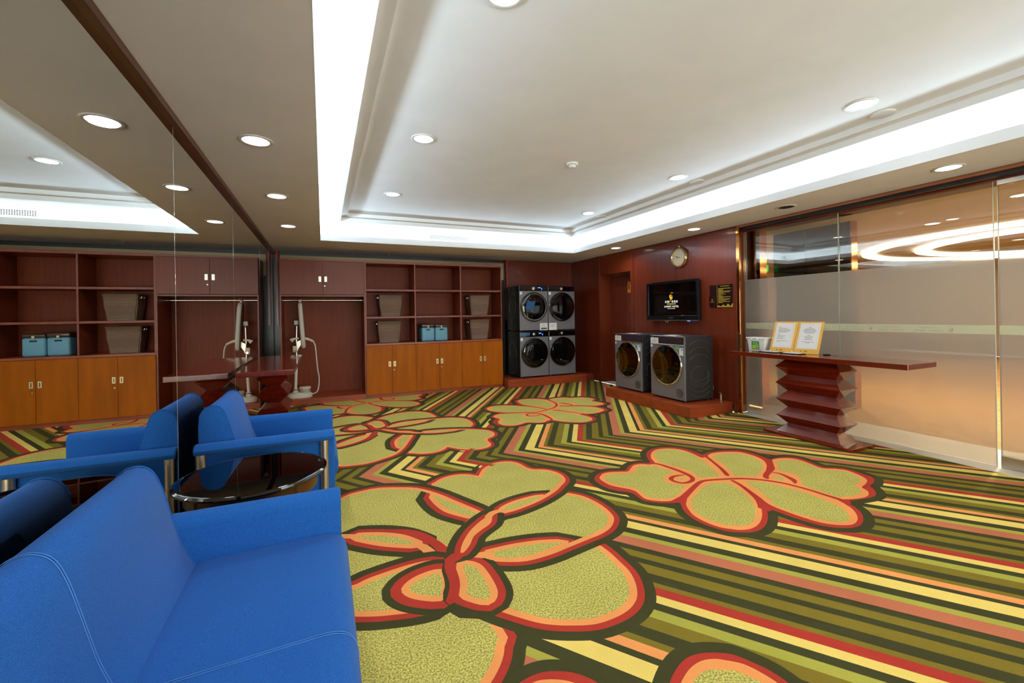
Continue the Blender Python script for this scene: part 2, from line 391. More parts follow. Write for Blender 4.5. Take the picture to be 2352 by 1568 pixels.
MB_OR=[[(-0.915,0.46),(-0.871,0.506),(-0.818,0.536),(-0.756,0.532),(-0.678,0.506),(-0.621,0.483),(-0.567,0.517),(-0.505,0.563),(-0.449,0.58),(-0.393,0.564),(-0.346,0.528),(-0.279,0.544),(-0.236,0.631),(-0.17,0.716),(-0.084,0.788),(-0.002,0.818),(0.09,0.804),(0.163,0.754),(0.201,0.671),(0.198,0.561),(0.183,0.459),(0.266,0.473),(0.336,0.502),(0.413,0.505),(0.491,0.486),(0.573,0.449),(0.616,0.414),(0.635,0.341),(0.632,0.26),(0.606,0.184),(0.546,0.111),(0.467,0.043),(0.622,0.129),(0.709,0.152),(0.795,0.139),(0.861,0.1),(0.882,0.027),(0.865,-0.067),(0.846,-0.163),(0.924,-0.219),(0.967,-0.274),(0.953,-0.348),(0.925,-0.413),(0.878,-0.465),(0.781,-0.503),(0.695,-0.523),(0.666,-0.568),(0.614,-0.607),(0.545,-0.629),(0.474,-0.625),(0.405,-0.608),(0.329,-0.583),(0.286,-0.631),(0.254,-0.688),(0.197,-0.744),(0.127,-0.789),(0.057,-0.813),(0.005,-0.815),(-0.045,-0.795),(-0.096,-0.757),(-0.133,-0.702),(-0.155,-0.624),(-0.166,-0.547),(-0.172,-0.475),(-0.167,-0.416),(-0.162,-0.384),(-0.273,-0.442),(-0.34,-0.494),(-0.429,-0.549),(-0.516,-0.582),(-0.588,-0.588),(-0.644,-0.57),(-0.678,-0.543),(-0.719,-0.501),(-0.739,-0.447),(-0.748,-0.382),(-0.738,-0.305),(-0.698,-0.227),(-0.656,-0.171),(-0.596,-0.12),(-0.604,-0.093),(-0.648,-0.095),(-0.707,-0.095),(-0.772,-0.072),(-0.823,-0.033),(-0.85,0.015),(-0.838,0.082),(-0.826,0.139),(-0.841,0.192),(-0.882,0.245),(-0.921,0.312),(-0.927,0.385)]]
MB_ST=[([(-0.312,0.547),(-0.272,0.5),(-0.254,0.421),(-0.239,0.313),(-0.238,0.224),(-0.255,0.156),(-0.3,0.112),(-0.364,0.097),(-0.41,0.11),(-0.435,0.157),(-0.426,0.203),(-0.38,0.233),(-0.324,0.235),(-0.268,0.222)],[0.04,0.03,0.035,0.04,0.04,0.036,0.034,0.03,0.026,0.03,0.036,0.032,0.024,0.012]),([(0.259,0.521),(0.229,0.436),(0.178,0.33),(0.114,0.203),(0.061,0.115),(0.027,0.066)],[0.06,0.03,0.026,0.03,0.036,0.034]),([(-0.691,-0.137),(-0.592,-0.087),(-0.492,-0.038),(-0.385,0.014),(-0.288,0.056),(-0.222,0.066),(-0.14,0.047),(0.0,0.0),(0.087,-0.041),(0.163,-0.097),(0.222,-0.163),(0.268,-0.236),(0.294,-0.318),(0.312,-0.401),(0.319,-0.487),(0.33,-0.566),(0.327,-0.617)],[0.1,0.05,0.042,0.038,0.034,0.03,0.03,0.03,0.03,0.03,0.03,0.03,0.03,0.03,0.032,0.036,0.07]),([(-0.029,-0.017),(-0.05,-0.108),(-0.103,-0.23),(-0.154,-0.33),(-0.203,-0.399),(-0.238,-0.448)],[0.026,0.03,0.036,0.05,0.07,0.1]),([(0.666,0.16),(0.561,0.085),(0.476,0.021),(0.392,-0.022),(0.291,-0.068),(0.248,-0.106)],[0.03,0.05,0.06,0.045,0.04,0.04]),([(0.395,-0.042),(0.426,-0.087),(0.418,-0.147),(0.401,-0.199),(0.38,-0.233),(0.339,-0.268)],[0.012,0.025,0.035,0.045,0.04,0.012])]
MB_GR=[[(-0.871,0.453),(-0.824,0.484),(-0.761,0.483),(-0.663,0.443),(-0.593,0.432),(-0.538,0.478),(-0.486,0.52),(-0.439,0.527),(-0.373,0.498),(-0.327,0.44),(-0.308,0.372),(-0.31,0.283),(-0.362,0.293),(-0.425,0.27),(-0.475,0.227),(-0.502,0.182),(-0.494,0.136),(-0.465,0.087),(-0.431,0.057),(-0.507,0.008),(-0.583,-0.03),(-0.657,-0.055),(-0.712,-0.052),(-0.759,-0.027),(-0.798,0.014),(-0.809,0.062),(-0.792,0.122),(-0.791,0.18),(-0.823,0.229),(-0.86,0.289),(-0.89,0.353),(-0.892,0.404)],[(-0.375,0.175),(-0.338,0.18),(-0.326,0.156),(-0.349,0.143),(-0.376,0.149)],[(-0.127,0.715),(-0.059,0.764),(0.017,0.786),(0.096,0.768),(0.151,0.718),(0.178,0.634),(0.168,0.526),(0.125,0.393),(0.071,0.276),(0.016,0.17),(-0.042,0.081),(-0.114,0.101),(-0.204,0.123),(-0.171,0.215),(-0.164,0.317),(-0.184,0.404),(-0.217,0.482),(-0.231,0.544),(-0.191,0.628)],[(0.298,0.441),(0.365,0.457),(0.445,0.447),(0.525,0.411),(0.57,0.378),(0.589,0.312),(0.582,0.236),(0.537,0.153),(0.477,0.091),(0.382,0.034),(0.282,-0.016),(0.207,-0.042),(0.142,0.001),(0.072,0.036),(0.135,0.127),(0.22,0.273),(0.266,0.379)],[(0.662,0.099),(0.737,0.1),(0.815,0.07),(0.847,0.016),(0.839,-0.072),(0.825,-0.17),(0.892,-0.237),(0.935,-0.291),(0.923,-0.35),(0.893,-0.397),(0.851,-0.437),(0.752,-0.474),(0.664,-0.49),(0.656,-0.524),(0.601,-0.569),(0.536,-0.581),(0.456,-0.573),(0.376,-0.558),(0.36,-0.507),(0.354,-0.422),(0.35,-0.36),(0.361,-0.303),(0.427,-0.257),(0.5,-0.187),(0.519,-0.133),(0.508,-0.087),(0.481,-0.053),(0.564,0.012)],[(0.301,-0.127),(0.347,-0.119),(0.368,-0.137),(0.345,-0.179),(0.304,-0.196),(0.292,-0.168)],[(0.033,-0.091),(0.085,-0.099),(0.143,-0.139),(0.184,-0.216),(0.205,-0.302),(0.232,-0.381),(0.229,-0.474),(0.226,-0.562),(0.209,-0.633),(0.178,-0.693),(0.12,-0.747),(0.055,-0.774),(0.007,-0.774),(-0.04,-0.752),(-0.085,-0.701),(-0.113,-0.639),(-0.138,-0.571),(-0.149,-0.492),(-0.136,-0.432),(-0.077,-0.343),(-0.02,-0.231)],[(-0.61,-0.171),(-0.564,-0.136),(-0.46,-0.079),(-0.34,-0.022),(-0.243,0.006),(-0.169,-0.007),(-0.091,-0.046),(-0.102,-0.075),(-0.129,-0.165),(-0.175,-0.258),(-0.229,-0.34),(-0.294,-0.411),(-0.359,-0.464),(-0.44,-0.515),(-0.515,-0.546),(-0.58,-0.547),(-0.623,-0.521),(-0.661,-0.498),(-0.686,-0.449),(-0.706,-0.393),(-0.704,-0.326),(-0.676,-0.258)]]
MA=[('G',[(-0.076,-0.328),(0.016,-0.612),(-0.009,-0.682),(-0.041,-0.738),(-0.092,-0.792),(-0.151,-0.835),(-0.226,-0.865),(-0.326,-0.85),(-0.438,-0.767),(-0.526,-0.608),(-0.572,-0.428),(-0.537,-0.304)],(0.036,0.034,0.05)),('G',[(0.135,-0.209),(0.364,-0.188),(0.609,-0.178),(0.739,-0.222),(0.763,-0.312),(0.756,-0.43),(0.748,-0.508),(0.721,-0.578),(0.68,-0.642),(0.637,-0.682),(0.576,-0.71),(0.501,-0.721),(0.42,-0.717),(0.342,-0.688),(0.269,-0.65),(0.216,-0.609),(0.155,-0.543),(0.106,-0.484),(0.056,-0.42),(-0.021,-0.354),(0.04,-0.15)],(0.036,0.034,0.05)),('G',[(0.951,0.426),(0.992,0.391),(1.04,0.319),(1.063,0.214),(1.062,0.101),(1.042,0.016),(1.008,-0.034),(0.943,-0.088),(0.861,-0.119),(0.772,-0.134),(0.604,-0.162),(0.498,-0.179),(0.361,-0.179),(0.25,-0.133),(0.157,-0.065),(0.068,0.002),(0.156,0.125),(0.26,0.221),(0.484,0.431),(0.802,0.492)],(0.036,0.034,0.05)),('G',[(0.163,0.987),(0.194,1.038),(0.256,1.092),(0.355,1.114),(0.44,1.081),(0.509,1.002),(0.542,1.004),(0.633,1.146),(0.73,1.219),(0.708,1.209),(0.782,1.235),(0.866,1.214),(0.91,1.15),(0.925,1.03),(0.97,0.949),(1.05,0.9),(1.098,0.819),(1.101,0.727),(1.07,0.656),(1.009,0.603),(0.925,0.535),(0.784,0.458),(0.641,0.406),(0.516,0.378),(0.406,0.371),(0.293,0.312),(0.183,0.208),(0.149,0.327),(0.133,0.628)],(0.036,0.034,0.05)),('G',[(-0.837,0.749),(-0.801,0.863),(-0.67,0.992),(-0.514,1.036),(-0.446,1.088),(-0.367,1.108),(-0.259,1.116),(-0.128,1.064),(-0.002,0.99),(0.105,0.84),(0.193,0.651),(0.297,0.418),(0.26,0.395),(0.179,0.329),(0.152,0.273),(0.081,0.179),(0.026,0.111),(-0.009,0.176),(-0.055,0.264),(-0.125,0.356),(-0.204,0.414),(-0.331,0.465),(-0.436,0.505),(-0.541,0.526),(-0.706,0.586)],(0.036,0.034,0.05)),('G',[(0.106,0.832),(0.158,0.722),(0.223,0.571),(0.297,0.418),(0.26,0.395),(0.193,0.474),(0.141,0.561),(0.112,0.69)],(0.04,0.04,0.055)),('g',[(-0.78,0.483),(-0.545,0.38),(-0.496,0.338),(-0.432,0.274),(-0.32,0.203),(-0.206,0.149),(-0.101,0.116),(-0.114,0.04),(-0.223,0.053),(-0.34,0.042),(-0.433,0.036),(-0.557,0.034),(-0.724,0.048)],0),('G',[(-0.452,0.45),(-0.378,0.428),(-0.297,0.385),(-0.219,0.324),(-0.167,0.252),(-0.145,0.206),(-0.211,0.242),(-0.288,0.292),(-0.364,0.356)],(0.04,0.038,0.05)),('O',[(-0.436,0.439),(-0.501,0.478),(-0.623,0.527),(-0.785,0.567)],[0.05,0.05,0.06,0.05]),('R',[(-0.247,0.43),(-0.165,0.38),(-0.092,0.296),(-0.037,0.154),(-0.004,0.004)],[0.03,0.045,0.055,0.06,0.07]),('O',[(-0.159,0.222),(-0.115,0.165),(-0.091,0.086),(-0.077,0.007),(-0.055,-0.034)],[0.04,0.055,0.06,0.05,0.03]),('G',[(-0.725,-0.052),(-0.627,-0.056),(-0.491,-0.07),(-0.418,-0.045),(-0.304,-0.023),(-0.185,-0.013),(-0.089,-0.039),(-0.063,-0.172),(-0.174,-0.311),(-0.246,-0.32),(-0.328,-0.301),(-0.408,-0.276),(-0.494,-0.237),(-0.627,-0.169),(-0.723,-0.087)],(0.036,0.034,0.05)),('G',[(-0.252,-0.176),(-0.21,-0.137),(-0.148,-0.118),(-0.097,-0.121),(-0.095,-0.171),(-0.102,-0.221),(-0.119,-0.265),(-0.139,-0.292),(-0.198,-0.258),(-0.24,-0.217)],(0.038,0.05,0.04)),('G',[(0.038,-0.103),(0.088,-0.143),(0.098,-0.234),(0.095,-0.328),(0.082,-0.384),(0.052,-0.412),(0.009,-0.374),(-0.016,-0.332),(0.008,-0.273),(0.024,-0.2)],(0.036,0.038,0.035)),('G',[(0.192,-0.058),(0.259,-0.056),(0.37,-0.063),(0.499,-0.089),(0.618,-0.138),(0.535,-0.155),(0.432,-0.172),(0.345,-0.167),(0.268,-0.142),(0.212,-0.096)],(0.036,0.03,0.05)),('R',[(0.025,-0.026),(0.083,-0.03),(0.162,-0.051)],[0.06,0.08,0.09]),('O',[(0.056,-0.014),(0.103,-0.033),(0.16,-0.057),(0.199,-0.069)],[0.01,0.035,0.06,0.07]),('H',[(0.059,0.014),(0.1,0.106),(0.175,0.212),(0.261,0.294),(0.336,0.347),(0.38,0.366),(0.361,0.312),(0.326,0.252),(0.254,0.204),(0.183,0.15),(0.134,0.072),(0.08,0.013)],(0.034,0.045)),('G',[(0.458,0.388),(0.544,0.441),(0.672,0.471),(0.798,0.472),(0.738,0.425),(0.603,0.386),(0.516,0.378)],(0.03,0.03,0.045)),('O',[(0.339,0.334),(0.388,0.38),(0.456,0.389)],[0.045,0.05,0.04]),('R',[(-0.017,0.002),(0.003,-0.016),(0.045,-0.003)],[0.06,0.09,0.06]),('R',[(0.003,-0.016),(-0.032,-0.086),(-0.041,-0.217),(-0.069,-0.301),(-0.098,-0.353)],[0.06,0.05,0.05,0.05,0.05])]

AX_T = 0.0235; AX_C, AX_S = math.cos(math.atan(AX_T)), math.sin(math.atan(AX_T)); AX_Y = 3.692
def to_uv(x, y): return x * AX_C + (y - AX_Y) * AX_S, -x * AX_S + (y - AX_Y) * AX_C
def to_xy(u, v): return u * AX_C - v * AX_S, u * AX_S + v * AX_C + AX_Y
SEQ = [(0, 6), (.103, 2), (.156, 0), (.229, 3), (.333, 0), (.374, 4), (.434, 1), (.476, 0), (.551, 1), (.637, 2), (.705, 0), (.764, 3), (.829, 5), (.900, 1), (.942, 0), (1.02, 1), (1.108, 0), (1.162, 1), (1.234, 0)]
F5_ROT = 184
S0, PER, KS = 2.262, 1.292, 0.705

def spl(p, sub=3): return [(q.x, q.y) for q in crom([Vector((a, b)) for a, b in p], sub, True)]
def grow(p, d):
    n = len(p); ar = sum(p[i][0] * p[(i + 1) % n][1] - p[(i + 1) % n][0] * p[i][1] for i in range(n)); sg = 1 if ar > 0 else -1
    out = []
    for i in range(n):
        a, b, c = Vector(p[i - 1]), Vector(p[i]), Vector(p[(i + 1) % n])
        e1, e2 = (b - a), (c - b)
        if e1.length < 1e-6 or e2.length < 1e-6: continue
        n1 = Vector((e1.y, -e1.x)).normalized(); n2 = Vector((e2.y, -e2.x)).normalized()
        m = n1 + n2
        m = m.normalized() if m.length > 1e-3 else n1
        k = min(1 / max(m.dot(n1), 0.55), 1.2)
        q = b + m * (sg * d * k); out.append((q.x, q.y))
    return out
def stroke(p, wd):
    P = [Vector(q) for q in p]
    sub = 3
    Q = crom(P, sub, False); W = []
    for i in range(len(P) - 1):
        for k in range(sub): W.append(wd[i] + (wd[i + 1] - wd[i]) * k / sub)
    W.append(wd[-1])
    L, Rr = [], []
    for i, q in enumerate(Q):
        t = (Q[min(i + 1, len(Q) - 1)] - Q[max(i - 1, 0)]).normalized(); nn = Vector((-t.y, t.x)) * (W[i] / 2)
        L.append(tuple(q + nn)); Rr.append(tuple(q - nn))
    te = (Q[-1] - Q[-2]).normalized() * (W[-1] / 2)
    return L + [tuple(Q[-1] + te)] + Rr[::-1]

LAYERS = []          # painter's order: (material index, polygon in floor metres)
def motif_a(f):
    gi = -1; par = {5: 4, 10: 2, 11: 3}; greens = []
    for k, p, wd in MA:
        if k in 'OR': LAYERS.append(({'O': 4, 'R': 5}[k], [f(q) for q in stroke(p, wd)])); continue
        s = spl(p, 3)
        if k == 'g': LAYERS.append((7, [f(q) for q in s])); continue
        if k == 'H':
            LAYERS.append((0, [f(q) for q in grow(s, wd[0] + wd[1])])); LAYERS.append((5, [f(q) for q in grow(s, wd[0])])); LAYERS.append((4, [f(q) for q in s])); continue
        o_, r_, d_ = wd; gi += 1; greens.append(s)
        cl = [f(q) for q in greens[par[gi]]] if gi in par else None; cl2 = [f(q) for q in grow(greens[par[gi]], .036)] if gi in par else None
        LAYERS.append((0, [f(q) for q in grow(s, o_ + r_ + d_)], cl)); LAYERS.append((5, [f(q) for q in grow(s, o_ + r_)], cl))
        LAYERS.append((4, [f(q) for q in grow(s, o_)], cl2)); LAYERS.append((7, [f(q) for q in s]))
def motif_b(f):
    s = spl(MB_RED, 3)
    LAYERS.append((0, [f(q) for q in grow(s, .055)])); LAYERS.append((5, [f(q) for q in s]))
    for p in MB_OR: LAYERS.append((4, [f(q) for q in spl(p, 3)]))
    for p, wd in MB_ST: LAYERS.append((5, [f(q) for q in stroke(p, wd)]))
    for p in MB_GR: LAYERS.append((7, [f(q) for q in spl(p, 3)]))
def put(c, ang=0.0, sc=1.0, flip=False):
    ca, sa = math.cos(ang), math.sin(ang)
    def f(q):
        x, y = q[0] * sc, q[1] * sc
        x, y = c[0] + x * ca - y * sa, c[1] + x * sa + y * ca
        if flip:
            u, v = to_uv(x, y); x, y = to_xy(u, -v)
        return (x, y)
    return f
motif_b(put((1.46, .575), math.radians(F5_ROT), .97))
motif_b(put((1.46, .575), math.radians(F5_ROT), .97, flip=True))
motif_b(put(MB_C)); motif_b(put(MB_C, flip=True))
motif_a(put(MA_C)); motif_a(put(MA_C, flip=True))

def make_floor(x0, y0, x1, y1):
    V, E = [], []
    def addloop(p, closed=True):
        b = len(V); V.extend(Vector(q) for q in p); n = len(p)
        E.extend((b + i, b + (i + 1) % n) for i in range(n if closed else n - 1))
    addloop([(x0, y0), (x1, y0), (x1, y1), (x0, y1)])
    for k in range(-6, 5):
        for s_, _ in SEQ:
            s0 = S0 + k * PER + s_
            addloop([to_xy(s0 + KS * 9, -9), to_xy(s0, 0), to_xy(s0 + KS * 9, 9)], False)
    for L_ in LAYERS: addloop(L_[1])
    ov, oe, of, *_ = delaunay_2d_cdt(V, E, [], 0, 1e-5)
    P = np.array([(v.x, v.y) for v in ov]); T = np.array([f for f in of if len(f) == 3])
    C = P[T].mean(axis=1)
    keep = (C[:, 0] > x0) & (C[:, 0] < x1) & (C[:, 1] > y0) & (C[:, 1] < y1)
    T, C = T[keep], C[keep]
    u = C[:, 0] * AX_C + (C[:, 1] - AX_Y) * AX_S; v = -C[:, 0] * AX_S + (C[:, 1] - AX_Y) * AX_C
    s_ = np.mod(u - KS * np.abs(v) - S0, PER)
    idx = np.searchsorted(np.array([a for a, _ in SEQ]), s_, side='right') - 1
    mi = np.array([m for _, m in SEQ])[idx]
    def inside(p, c):
        q = np.array(p); wn = np.zeros(len(c), int)
        for (ax, ay), (bx, by) in zip(q, np.roll(q, -1, axis=0)):
            cr = (bx - ax) * (c[:, 1] - ay) - (c[:, 0] - ax) * (by - ay)
            wn += ((ay <= c[:, 1]) & (by > c[:, 1]) & (cr > 0)).astype(int) - ((ay > c[:, 1]) & (by <= c[:, 1]) & (cr < 0)).astype(int)
        return wn != 0
    for L_ in LAYERS:
        q = np.array(L_[1]); lo, hi = q.min(0), q.max(0)
        sel = np.where((C[:, 0] > lo[0]) & (C[:, 0] < hi[0]) & (C[:, 1] > lo[1]) & (C[:, 1] < hi[1]))[0]
        if not len(sel): continue
        ins = inside(L_[1], C[sel])
        if len(L_) > 2 and L_[2]: ins &= inside(L_[2], C[sel])
        mi[sel[ins]] = L_[0]
    used = np.unique(T); rm = -np.ones(len(P), int); rm[used] = np.arange(len(used))
    me = bpy.data.meshes.new('floor')
    A, B_, D = P[T[:, 0]], P[T[:, 1]], P[T[:, 2]]
    ccw = ((B_[:, 0] - A[:, 0]) * (D[:, 1] - A[:, 1]) - (D[:, 0] - A[:, 0]) * (B_[:, 1] - A[:, 1])) > 0
    T2 = np.where(ccw[:, None], T, T[:, ::-1])
    me.from_pydata([(a, b, 0.0) for a, b in P[used]], [], [tuple(int(k) for k in rm[t]) for t in T2])
    for m in CARPET: me.materials.append(m)
    me.polygons.foreach_set('material_index', mi.astype(np.int32))
    me.update()
    o = bpy.data.objects.new('floor', me); COL.objects.link(o)
    return o
struct(make_floor(-0.12, FY, RX, BY + .1), 'patterned carpet with large green flowers over chevron stripes')

# ------------------------------------------------------------------ ceiling with lowered soffit, cove and stepped recess
def frame(mb, o, i, z0, z1):
    (x0, y0, x1, y1), (a0, b0, a1, b1) = o, i
    mb.box(x0, y0, z0, x1, b0, z1); mb.box(x0, b1, z0, x1, y1, z1); mb.box(x0, b0, z0, a0, b1, z1); mb.box(a1, b0, z0, x1, b1, z1)
    return mb
ceil = struct(empty('ceiling', (0, 0, 0)), 'white recessed ceiling with lit cove and lowered soffit')
H = (HX0, HY0, HX1, HY1)
def ex(r, d): return (r[0] - d, r[1] - d, r[2] + d, r[3] + d)
frame(MB(), (-.12, FY - .1, RX + .02, BY + .12), H, CZ, CZ + .03).build('soffit', 'soffit', ceil)
frame(MB(), ex(H, .022), H, CZ + .0301, CZ + .084).build('cove_lip', 'cove', ceil)
frame(MB(), H, (H[0] + .004, H[1] + .004, H[2] - .004, H[3] - .004), CZ - .0005, CZ + .0838).build('lip_face', 'cove', ceil)
frame(MB(), ex(H, .23), ex(H, .19), CZ + .0301, 2.66).build('cove_back', 'cove', ceil)
R1 = (.957, HY0 + .27, 4.635, 6.285); R2 = (1.040, HY0 + .35, 4.548, 6.205)
frame(MB(), ex(H, .23), R1, 2.626, 2.68).build('ceiling_ring', 'white', ceil)
frame(MB(), ex(R1, .02), R2, 2.678, 2.73).build('moulding_step', 'white', ceil)
MB().box(R2[0] - .3, R2[1] - .3, 2.7255, R2[2] + .3, R2[3] + .3, 2.77).build('ceiling_field', 'white', ceil)

# ------------------------------------------------------------------ left wall: mirror panels over a dark backing
wl = struct(MB().box(-.14, FY, 0, -.012, BY + .1, CZ).build('wall_left', 'dark'), 'wall clad in tall mirror panels')
ys = [FY + .02, -.46, 1.18, 2.827, 4.472, 6.198, 7.70]
for a, b in zip(ys, ys[1:]):
    p = MB().box(-.006, a + .0023, .004, 0, b - .0023, 2.338, .0008, 1).build('mirror_panel', 'mirror', wl)
for y in ys[1:-1]:
    MB().box(-.009, y - .0022, .004, -.0003, y + .0022, 2.338).build('mirror_joint', 'mirroredge', wl)
struct(MB().box(-.012, FY, 2.338, .034, 7.80, 2.368).box(-.012, FY, 2.370, .020, 7.80, CZ).build('trim_1', 'wood_trim'), 'brown wooden trim above the mirror')

# ------------------------------------------------------------------ back wall
wb = struct(MB().box(-.14, BY, 0, RX + .4, BY + .12, CZ + .03).build('wall_back', 'dark'), 'back wall behind the cabinets and washing machines')
MB().box(.08, BY - .02, 2.0, 4.03, BY - .001, 2.335).build('bronze_mirror_strip', 'tanreflection', wb)
MB().box(4.085, BY - .03, .02, 4.806, BY - .001, CZ - .015).build('wood_panel', 'wood_wall', wb)
MB().box(4.832, BY - .03, .02, RX - .004, BY - .001, CZ - .015).build('wood_panel', 'wood_wall', wb)
MB().box(4.806, BY - .022, .02, 4.832, BY - .0005, CZ - .015).build('joint_strip', 'wood', wb)
for x in (4.035, 0.040):
    post = MB().box(x, BY - .08, 1.2, x + .034, BY - .035, CZ - .003, .002, 1).build('red_post', 'redpost', wb)
    MB().box(x - .03, BY - .034, 0.003, x + .06, BY - .0025, CZ - .006).build('dark_post', 'darkmetal', wb)
MB().box(3.90, BY - .05, .003, 3.93, BY - .021, CZ - .1, .002, 1).build('metal_post', 'steel', wb)

# ------------------------------------------------------------------ right wall: veneer panels, pilasters, door recess
wr = struct(empty('wall_right', (RX, 3.845, 0)), 'cherry veneer wall with a recessed door')
def wrp(name, m, y0, y1, z0, z1, x0=0.0, x1=.14):
    return MB().box(x0, y0 - 3.845, z0, x1, y1 - 3.845, z1, .0015, 1).build(name, m, wr)
wrp('wall_core', 'dark', 3.85, 5.85, 0, CZ, .012, .15); wrp('wall_core', 'dark', 6.83, BY, 0, CZ, .012, .15)
wrp('wood_panel', 'wood_wall', 3.845, 4.863, .10, CZ - .012)
wrp('wood_panel', 'wood_wall', 4.882, 5.822, .10, CZ - .012)
wrp('joint_strip', 'wood', 4.863, 4.882, .10, CZ - .012, .006, .02)
wrp('wood_panel', 'wood_wall', 6.858, BY, .0, CZ - .012)
wrp('pilaster', 'wood_wall', 5.822, 5.888, 0, CZ - .002, -.016, .14)
wrp('pilaster', 'wood_wall', 6.790, 6.858, 0, CZ - .002, -.016, .14)
wrp('lintel', 'wood', 5.888, 6.790, 2.030, CZ - .012, .0, .24)
wrp('jamb', 'wood', 6.770, 6.790, 0, 2.030, .02, .28); wrp('jamb', 'wood', 5.888, 5.906, 0, 2.030, .02, .28)
wrp('skirting', 'wood', 3.85, 3.905, 0, .10, -.008, .02)
struct(MB().box(RX, 5.89, .001, RX + .40, 6.79, .006).build('trim_4', 'stone'), 'cream stone threshold under the wooden door')
d1 = struct(MB().box(RX + .235, 5.906, .008, RX + .275, 6.770, 2.028, .002, 1).build('door_1', 'wood_wall'), 'dark red wooden door in the recess')
MB().box(RX + .232, 5.97, .98, RX + .236, 6.0, 1.14, .001, 1).build('lock_plate', 'steel', d1)
sg = tag(MB().box(RX + .2305, 6.115, 1.676, RX + .2345, 6.268, 1.880, .001, 1).build('restroom_sign', 'signgold'), 'gold acrylic restroom sign with two figures on the wooden door', 'sign')
MB().box(RX + .2310, 6.115, 1.881, RX + .2342, 6.268, 1.935).build('clear_top', 'glass', sg)
for yy in (6.155, 6.228):
    f_ = MB().cyl((RX + .2303, yy, 1.812), (RX + .2296, yy, 1.812), .012, n=16)
    f_.prism([(yy - .017, 1.795), (yy + .017, 1.795), (yy + .010, 1.745), (yy + .006, 1.715), (yy - .006, 1.715), (yy - .010, 1.745)], 'x', RX + .2296, RX + .2303)
    f_.build('figure', 'sign', sg)

# unseen wall behind the camera; its wide window is added for fill light
WX0, WX1, WZ0, WZ1 = .30, 5.30, .06, 2.0
struct(MB().box(-.14, FY - .12, 0, RX + .4, FY, WZ0).box(-.14, FY - .12, WZ1, RX + .4, FY, CZ + .03).box(-.14, FY - .12, WZ0, WX0, FY, WZ1).box(WX1, FY - .12, WZ0, RX + .4, FY, WZ1).build('wall_front', 'stone'), 'pale wall behind the camera with an opening for the added window')
wn = struct(empty('window_fill', ((WX0 + WX1) / 2, FY - .06, WZ0)), 'wide window added behind the camera for fill light')
hw_ = (WX1 - WX0) / 2; hz_ = WZ1 - WZ0
for k in range(5):
    x_ = -hw_ + 2 * hw_ * k / 4; x_ = min(max(x_, -hw_ + .03), hw_ - .03)
    MB().box(x_ - .03, -.03, .0, x_ + .03, .03, hz_).build('mullion', 'darkmetal', wn)
for z_ in (.03, hz_ - .03): MB().box(-hw_, -.03, z_ - .03, hw_, .03, z_ + .03).build('frame_rail', 'darkmetal', wn)
for k in range(4): MB().box(-hw_ + 2 * hw_ * k / 4 + .03, -.004, .06, -hw_ + 2 * hw_ * (k + 1) / 4 - .03, .004, hz_ - .06).build('window_pane', 'glass', wn)
po = area_light('window_fill_portal', ((WX0 + WX1) / 2, FY + .01, (WZ0 + WZ1) / 2), WX1 - WX0, 1.0, (1, 1, 1), rot=(PI / 2, 0, 0), size_y=WZ1 - WZ0)
po.data.cycles.is_portal = True

# ------------------------------------------------------------------ glass partition towards the lobby
struct(MB().box(RX - .006, FY, -.02, GX + .06, 3.845, .004, .002, 1).build('trim_2', 'stone'), 'cream stone sill under the glass partition')
tc_ = struct(MB().box(RX, FY, CZ - .032, RX + .05, 3.84, CZ - .001, .003, 1).build('trim_3', 'copper'), 'copper coloured trim over the glass partition')
MB().box(RX + .05, FY, CZ - .06, GX + .30, 3.84, CZ + .03).build('head_channel', 'dark', tc_)
MB().box(GX - .02, FY, CZ - .075, GX + .02, 3.84, CZ - .0605).build('head_rail', 'wood', tc_)
jb = struct(MB().box(RX + .002, 3.846, .004, GX + .02, 3.90, CZ - .033, .002, 1).build('trim_5', 'gold'), 'polished bronze jamb beside the glass partition')
MB().box(RX - .0005, 3.80, .004, RX + .03, 3.8455, CZ - .033, .002, 1).build('bronze_strip', 'gold', jb)
win = struct(empty('window_1', (GX, 2.7, 0)), 'tall glass partition with frosted film')
FZ0, FZ1 = .012, 1.706
def pane(y0, y1, parent, oy):
    p = MB().box(-.005, y0 - oy, .004, .005, y1 - oy, CZ - .06).build('glass_pane', 'glass', parent)
    MB().poly([(-.0062, y0 - oy, FZ0), (-.0062, y1 - oy, FZ0), (-.0062, y1 - oy, FZ1), (-.0062, y0 - oy, FZ1)]).build('frosted_film', 'frost', parent)
    MB().box(-.0075, y0 - oy, 1.079, -.0064, y1 - oy, 1.153).build('pale_band', 'band', parent)
    for yy in (y0, y1): MB().box(-.0058, yy - oy - .0025, .004, .0058, yy - oy + .0025, CZ - .06).build('glass_edge', 'glassedge', parent)
pane(3.822, 3.843, win, 2.7); pane(2.744, 3.818, win, 2.7); pane(1.598, 2.738, win, 2.7)
dg_ = struct(empty('door_2', (GX, 1.06, 0)), 'frosted glass door with a steel bottom rail')
pane(.56, 1.572, dg_, 1.06)
MB().box(-.018, .56 - 1.06, .012, .018, 1.572 - 1.06, .105, .003, 1).build('bottom_rail', 'steel', dg_)
MB().box(-.018, 1.36 - 1.06, CZ - .115, .018, 1.572 - 1.06, CZ - .062, .003, 1).build('patch_fitting', 'steel', dg_)
win2 = struct(empty('window_2', (GX, -.5, 0)), 'glass partition beside the camera')
pane(-2.58, .552, win2, -.5)

